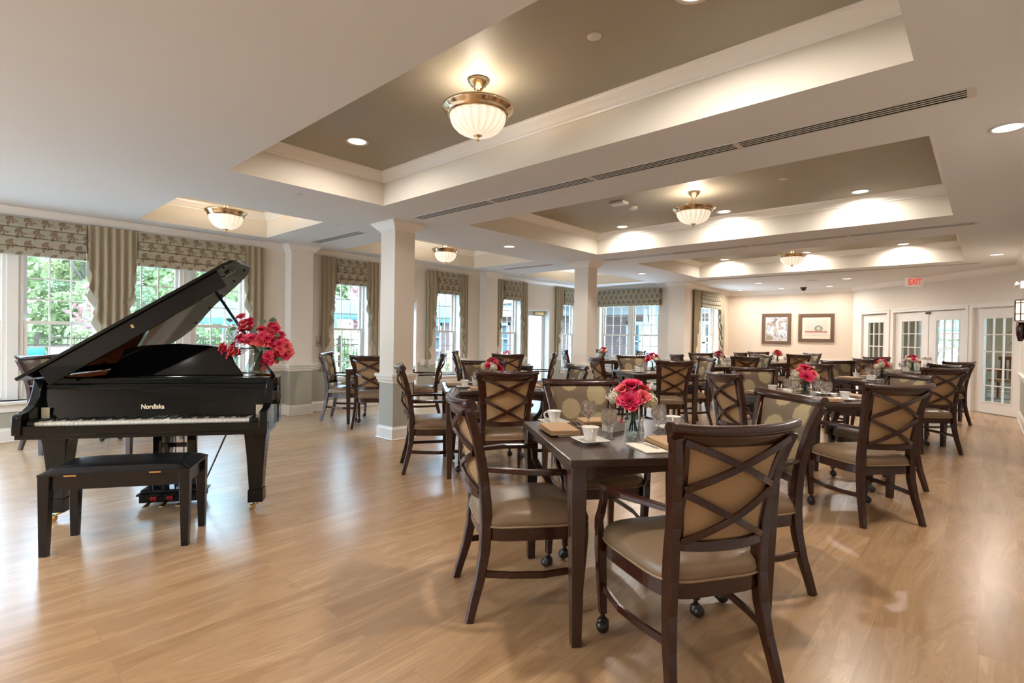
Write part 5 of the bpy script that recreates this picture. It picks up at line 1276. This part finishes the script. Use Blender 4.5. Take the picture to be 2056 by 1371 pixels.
# brick wing of the building across the courtyard
M_BRICK = mat('brick_facade', (.2, .1, .08), .85); n = N(M_BRICK); br = n.n('TexBrick'); v = n.comb(n.sep(n.obj())[0], n.sep(n.obj())[2], 0); n.l(v, br.inputs['Vector'])
for k, x in (('Scale', 1.0), ('Brick Width', .21), ('Row Height', .075), ('Mortar Size', .007)): br.inputs[k].default_value = x
br.inputs['Color1'].default_value = (.085, .045, .038, 1); br.inputs['Color2'].default_value = (.06, .034, .03, 1); br.inputs['Mortar'].default_value = (.12, .11, .10, 1); n.l(br.outputs[0], n.b.inputs['Base Color'])
M_ROOF = mat('shingle_roof', (.08, .08, .085), .9); M_VIN = mat('white_siding', (.22, .235, .24), .6); M_DGL = mat('dark_window_glass', (.06, .10, .11), .05); 
r_ = empty('brick_building', (0, 17.2, -.06), 0, 'brick building wing with white trim across the courtyard', 'building')
bw = [(-24+i*2.35, -24+i*2.35+1.15) for i in range(8)]
mb = MB(); cur = -25.5
for a, b in bw: mb.box((cur, 0, 0), (a, .3, 2.2)); mb.box((a, 0, 0), (b, .3, .55)); mb.box((a, 0, 1.95), (b, .3, 2.2)); cur = b
mb.box((cur, 0, 0), (-5.4, .3, 2.2)); mb.build('wall', M_BRICK, r_)
for a, b in bw:
    f = MB(); f.box((a, -.03, .55), (a+.09, .2, 1.95)); f.box((b-.09, -.03, .55), (b, .2, 1.95)); f.box((a, -.03, 1.82), (b, .2, 1.95)); f.box((a, -.05, .50), (b, .2, .62)); f.box(((a+b)/2-.05, -.02, .6), ((a+b)/2+.05, .2, 1.85)); f.box((a, -.02, 1.2), (b, .15, 1.25))
    fo_ = f.build('window', M_VIN, r_); MB().box((a+.05, .12, .6), (b-.05, .14, 1.85)).build('pane', M_DGL, fo_)
mb = MB(); mb.box((-25.8, -.45, 2.2), (-5.2, .4, 2.75)); mb.build('fascia', M_VIN, r_, bevel=.01)
mb = MB(); mb.prism([(-.6, 2.75), (3.4, 4.9), (7.4, 2.75)], -26.1, -5.0, axis='x'); mb.build('roof', M_ROOF, r_)
for x in (-19.5, -14.6, -9.7): mb = MB(); mb.prism([(x-1.5, 2.76), (x+1.5, 2.76), (x, 4.1)], -.65, 3.0, axis='y'); mb.build('gable', M_VIN, r_)
for i, x in enumerate((-12.2, -10.4, -8.2, -6.7)): tag(MB().box((x-.11, 15.9, -.06), (x+.11, 16.12, 2.45)).build('porch_post', M_VIN, bevel=.01), 'white porch post before the brick building, %s from the left' % ('first', 'second', 'third', 'fourth')[i], 'post', 'white porch posts')
tag(MB().box((-12.6, 15.7, 2.45), (-6.2, 17.1, 2.75)).build('porch_roof', M_VIN), 'white porch roof beam in front of the brick building', 'porch')

# ------------------------------------------------------------------ lobby behind the french doors
mb = MB(); mb.add([(.6, 12.3, -.004), (6.4, 12.3, -.004), (6.4, 19.2, -.004), (-2.7, 19.2, -.004), (-2.7, 15.75, -.004)], [(0, 1, 2, 3, 4)]); struct(mb.build('floor', M_CARPET, fix=False))
mb = MB(); wallpieces(mb, (-2.62, 15.75), (-2.62, 19.2), [], (-1, 0), .1); wallpieces(mb, (-2.62, 19.2), (6.4, 19.2), [(1.15, 2.25, .55, 2.2)], (0, 1), .12); wallpieces(mb, (6.4, 11.9), (6.4, 19.2), [], (1, 0), .1); wallpieces(mb, (.58, 11.9), (6.4, 11.9), [], (0, -1), .1); struct(mb.build('wall_lobby', [M_LOBBY, M_WAIN]))
for a in (1.15,):
    w = dh_window(1.1, .55, 2.2, 2, 3); w.matrix_world = Matrix.Translation((-2.62+a, 19.24, 0))
for x, y, e in ((1.8, 16.4, 60), (4.5, 14.2, 40)):
    lamp('AREA', 'lobby_fill', (x, y, C-.03), e, SOFTW, .4); TN[0] += 1; struct(MB().lathe([(0, 0), (.2, 0), (.23, -.02), (.24, 0)], 24).build('trim_%d' % TN[0], M_LED, loc=(x, y, C-.001)))  # ceiling lamps and lens discs added to brighten the lobby
tree(-1.2, 22.4, 5.5, 1.2, M_L1, 'green tree outside the lobby window, left', 1800, 71); tree(3.4, 24, 6, 1.5, M_L2, 'green tree outside the lobby window, right', 1800, 72)
parasol(-.55, 20.55, 2.2, .55, 'blue parasol seen through the right french door')
struct(MB().box((-6, 19.6, -.25), (12, 30, -.06)).build('ground', M_GRASS))
struct(MB().box((-.45, 14.9, 0), (.04, 15.3, C)).build('lobby_column', M_WAIN))
r_ = empty('potted_palm', (.66, 14.2, 0), 0, 'potted palm plant behind the rightmost french door', 'plant')
MB().lathe([(0, 0), (.17, 0), (.22, .38), (.19, .38), (0, .35)], 20).build('pot', M_WICK, r_); mb = MB(); rnd = random.Random(5)
for i in range(26):
    a = rnd.uniform(0, 2*PI); h0 = rnd.uniform(.9, 1.8); L = rnd.uniform(.4, .65); base = Vector((0, 0, h0))
    mb.grid(lambda u, v, a=a, L=L, h0=h0: (L*v*math.cos(a)-(u-.5)*.05*math.sin(PI*min(1, v+.1))*math.sin(a), L*v*math.sin(a)+(u-.5)*.05*math.sin(PI*min(1, v+.1))*math.cos(a), h0+.22*v-.42*v*v), 2, 8)
mb.build('fronds', M_LEAF, r_, fix=False); MB().tube([(0, 0, .3), (.03, .02, 1.0), (0, 0, 1.85)], .022, 8).build('trunk', M_BARK, r_)
r_ = empty('lobby_chair', (.35, 16.6, 0), R(150), 'reddish wooden armchair seen through the rightmost french door', 'chair')
MB().box((-.27, -.25, .40), (.27, .25, .46)).build('seat', M_MENU, r_, bevel=.01)
mb = MB(); mb.box((-.27, -.27, .90), (.27, -.23, .98))
for i in range(6): mb.box((-.22+.085*i, -.26, .46), (-.19+.085*i, -.24, .90))
mb.build('backrest', M_PIN, r_, bevel=.003)
for sx in (-1, 1):
    MB().box((sx*.27-.03, -.25, .64), (sx*.27+.03, .27, .67)).build('arm', M_PIN, r_)
    for sy in (-1, 1): MB().box((sx*.26-.022, sy*.23-.022, 0), (sx*.26+.022, sy*.23+.022, .64)).build('leg', M_PIN, r_)
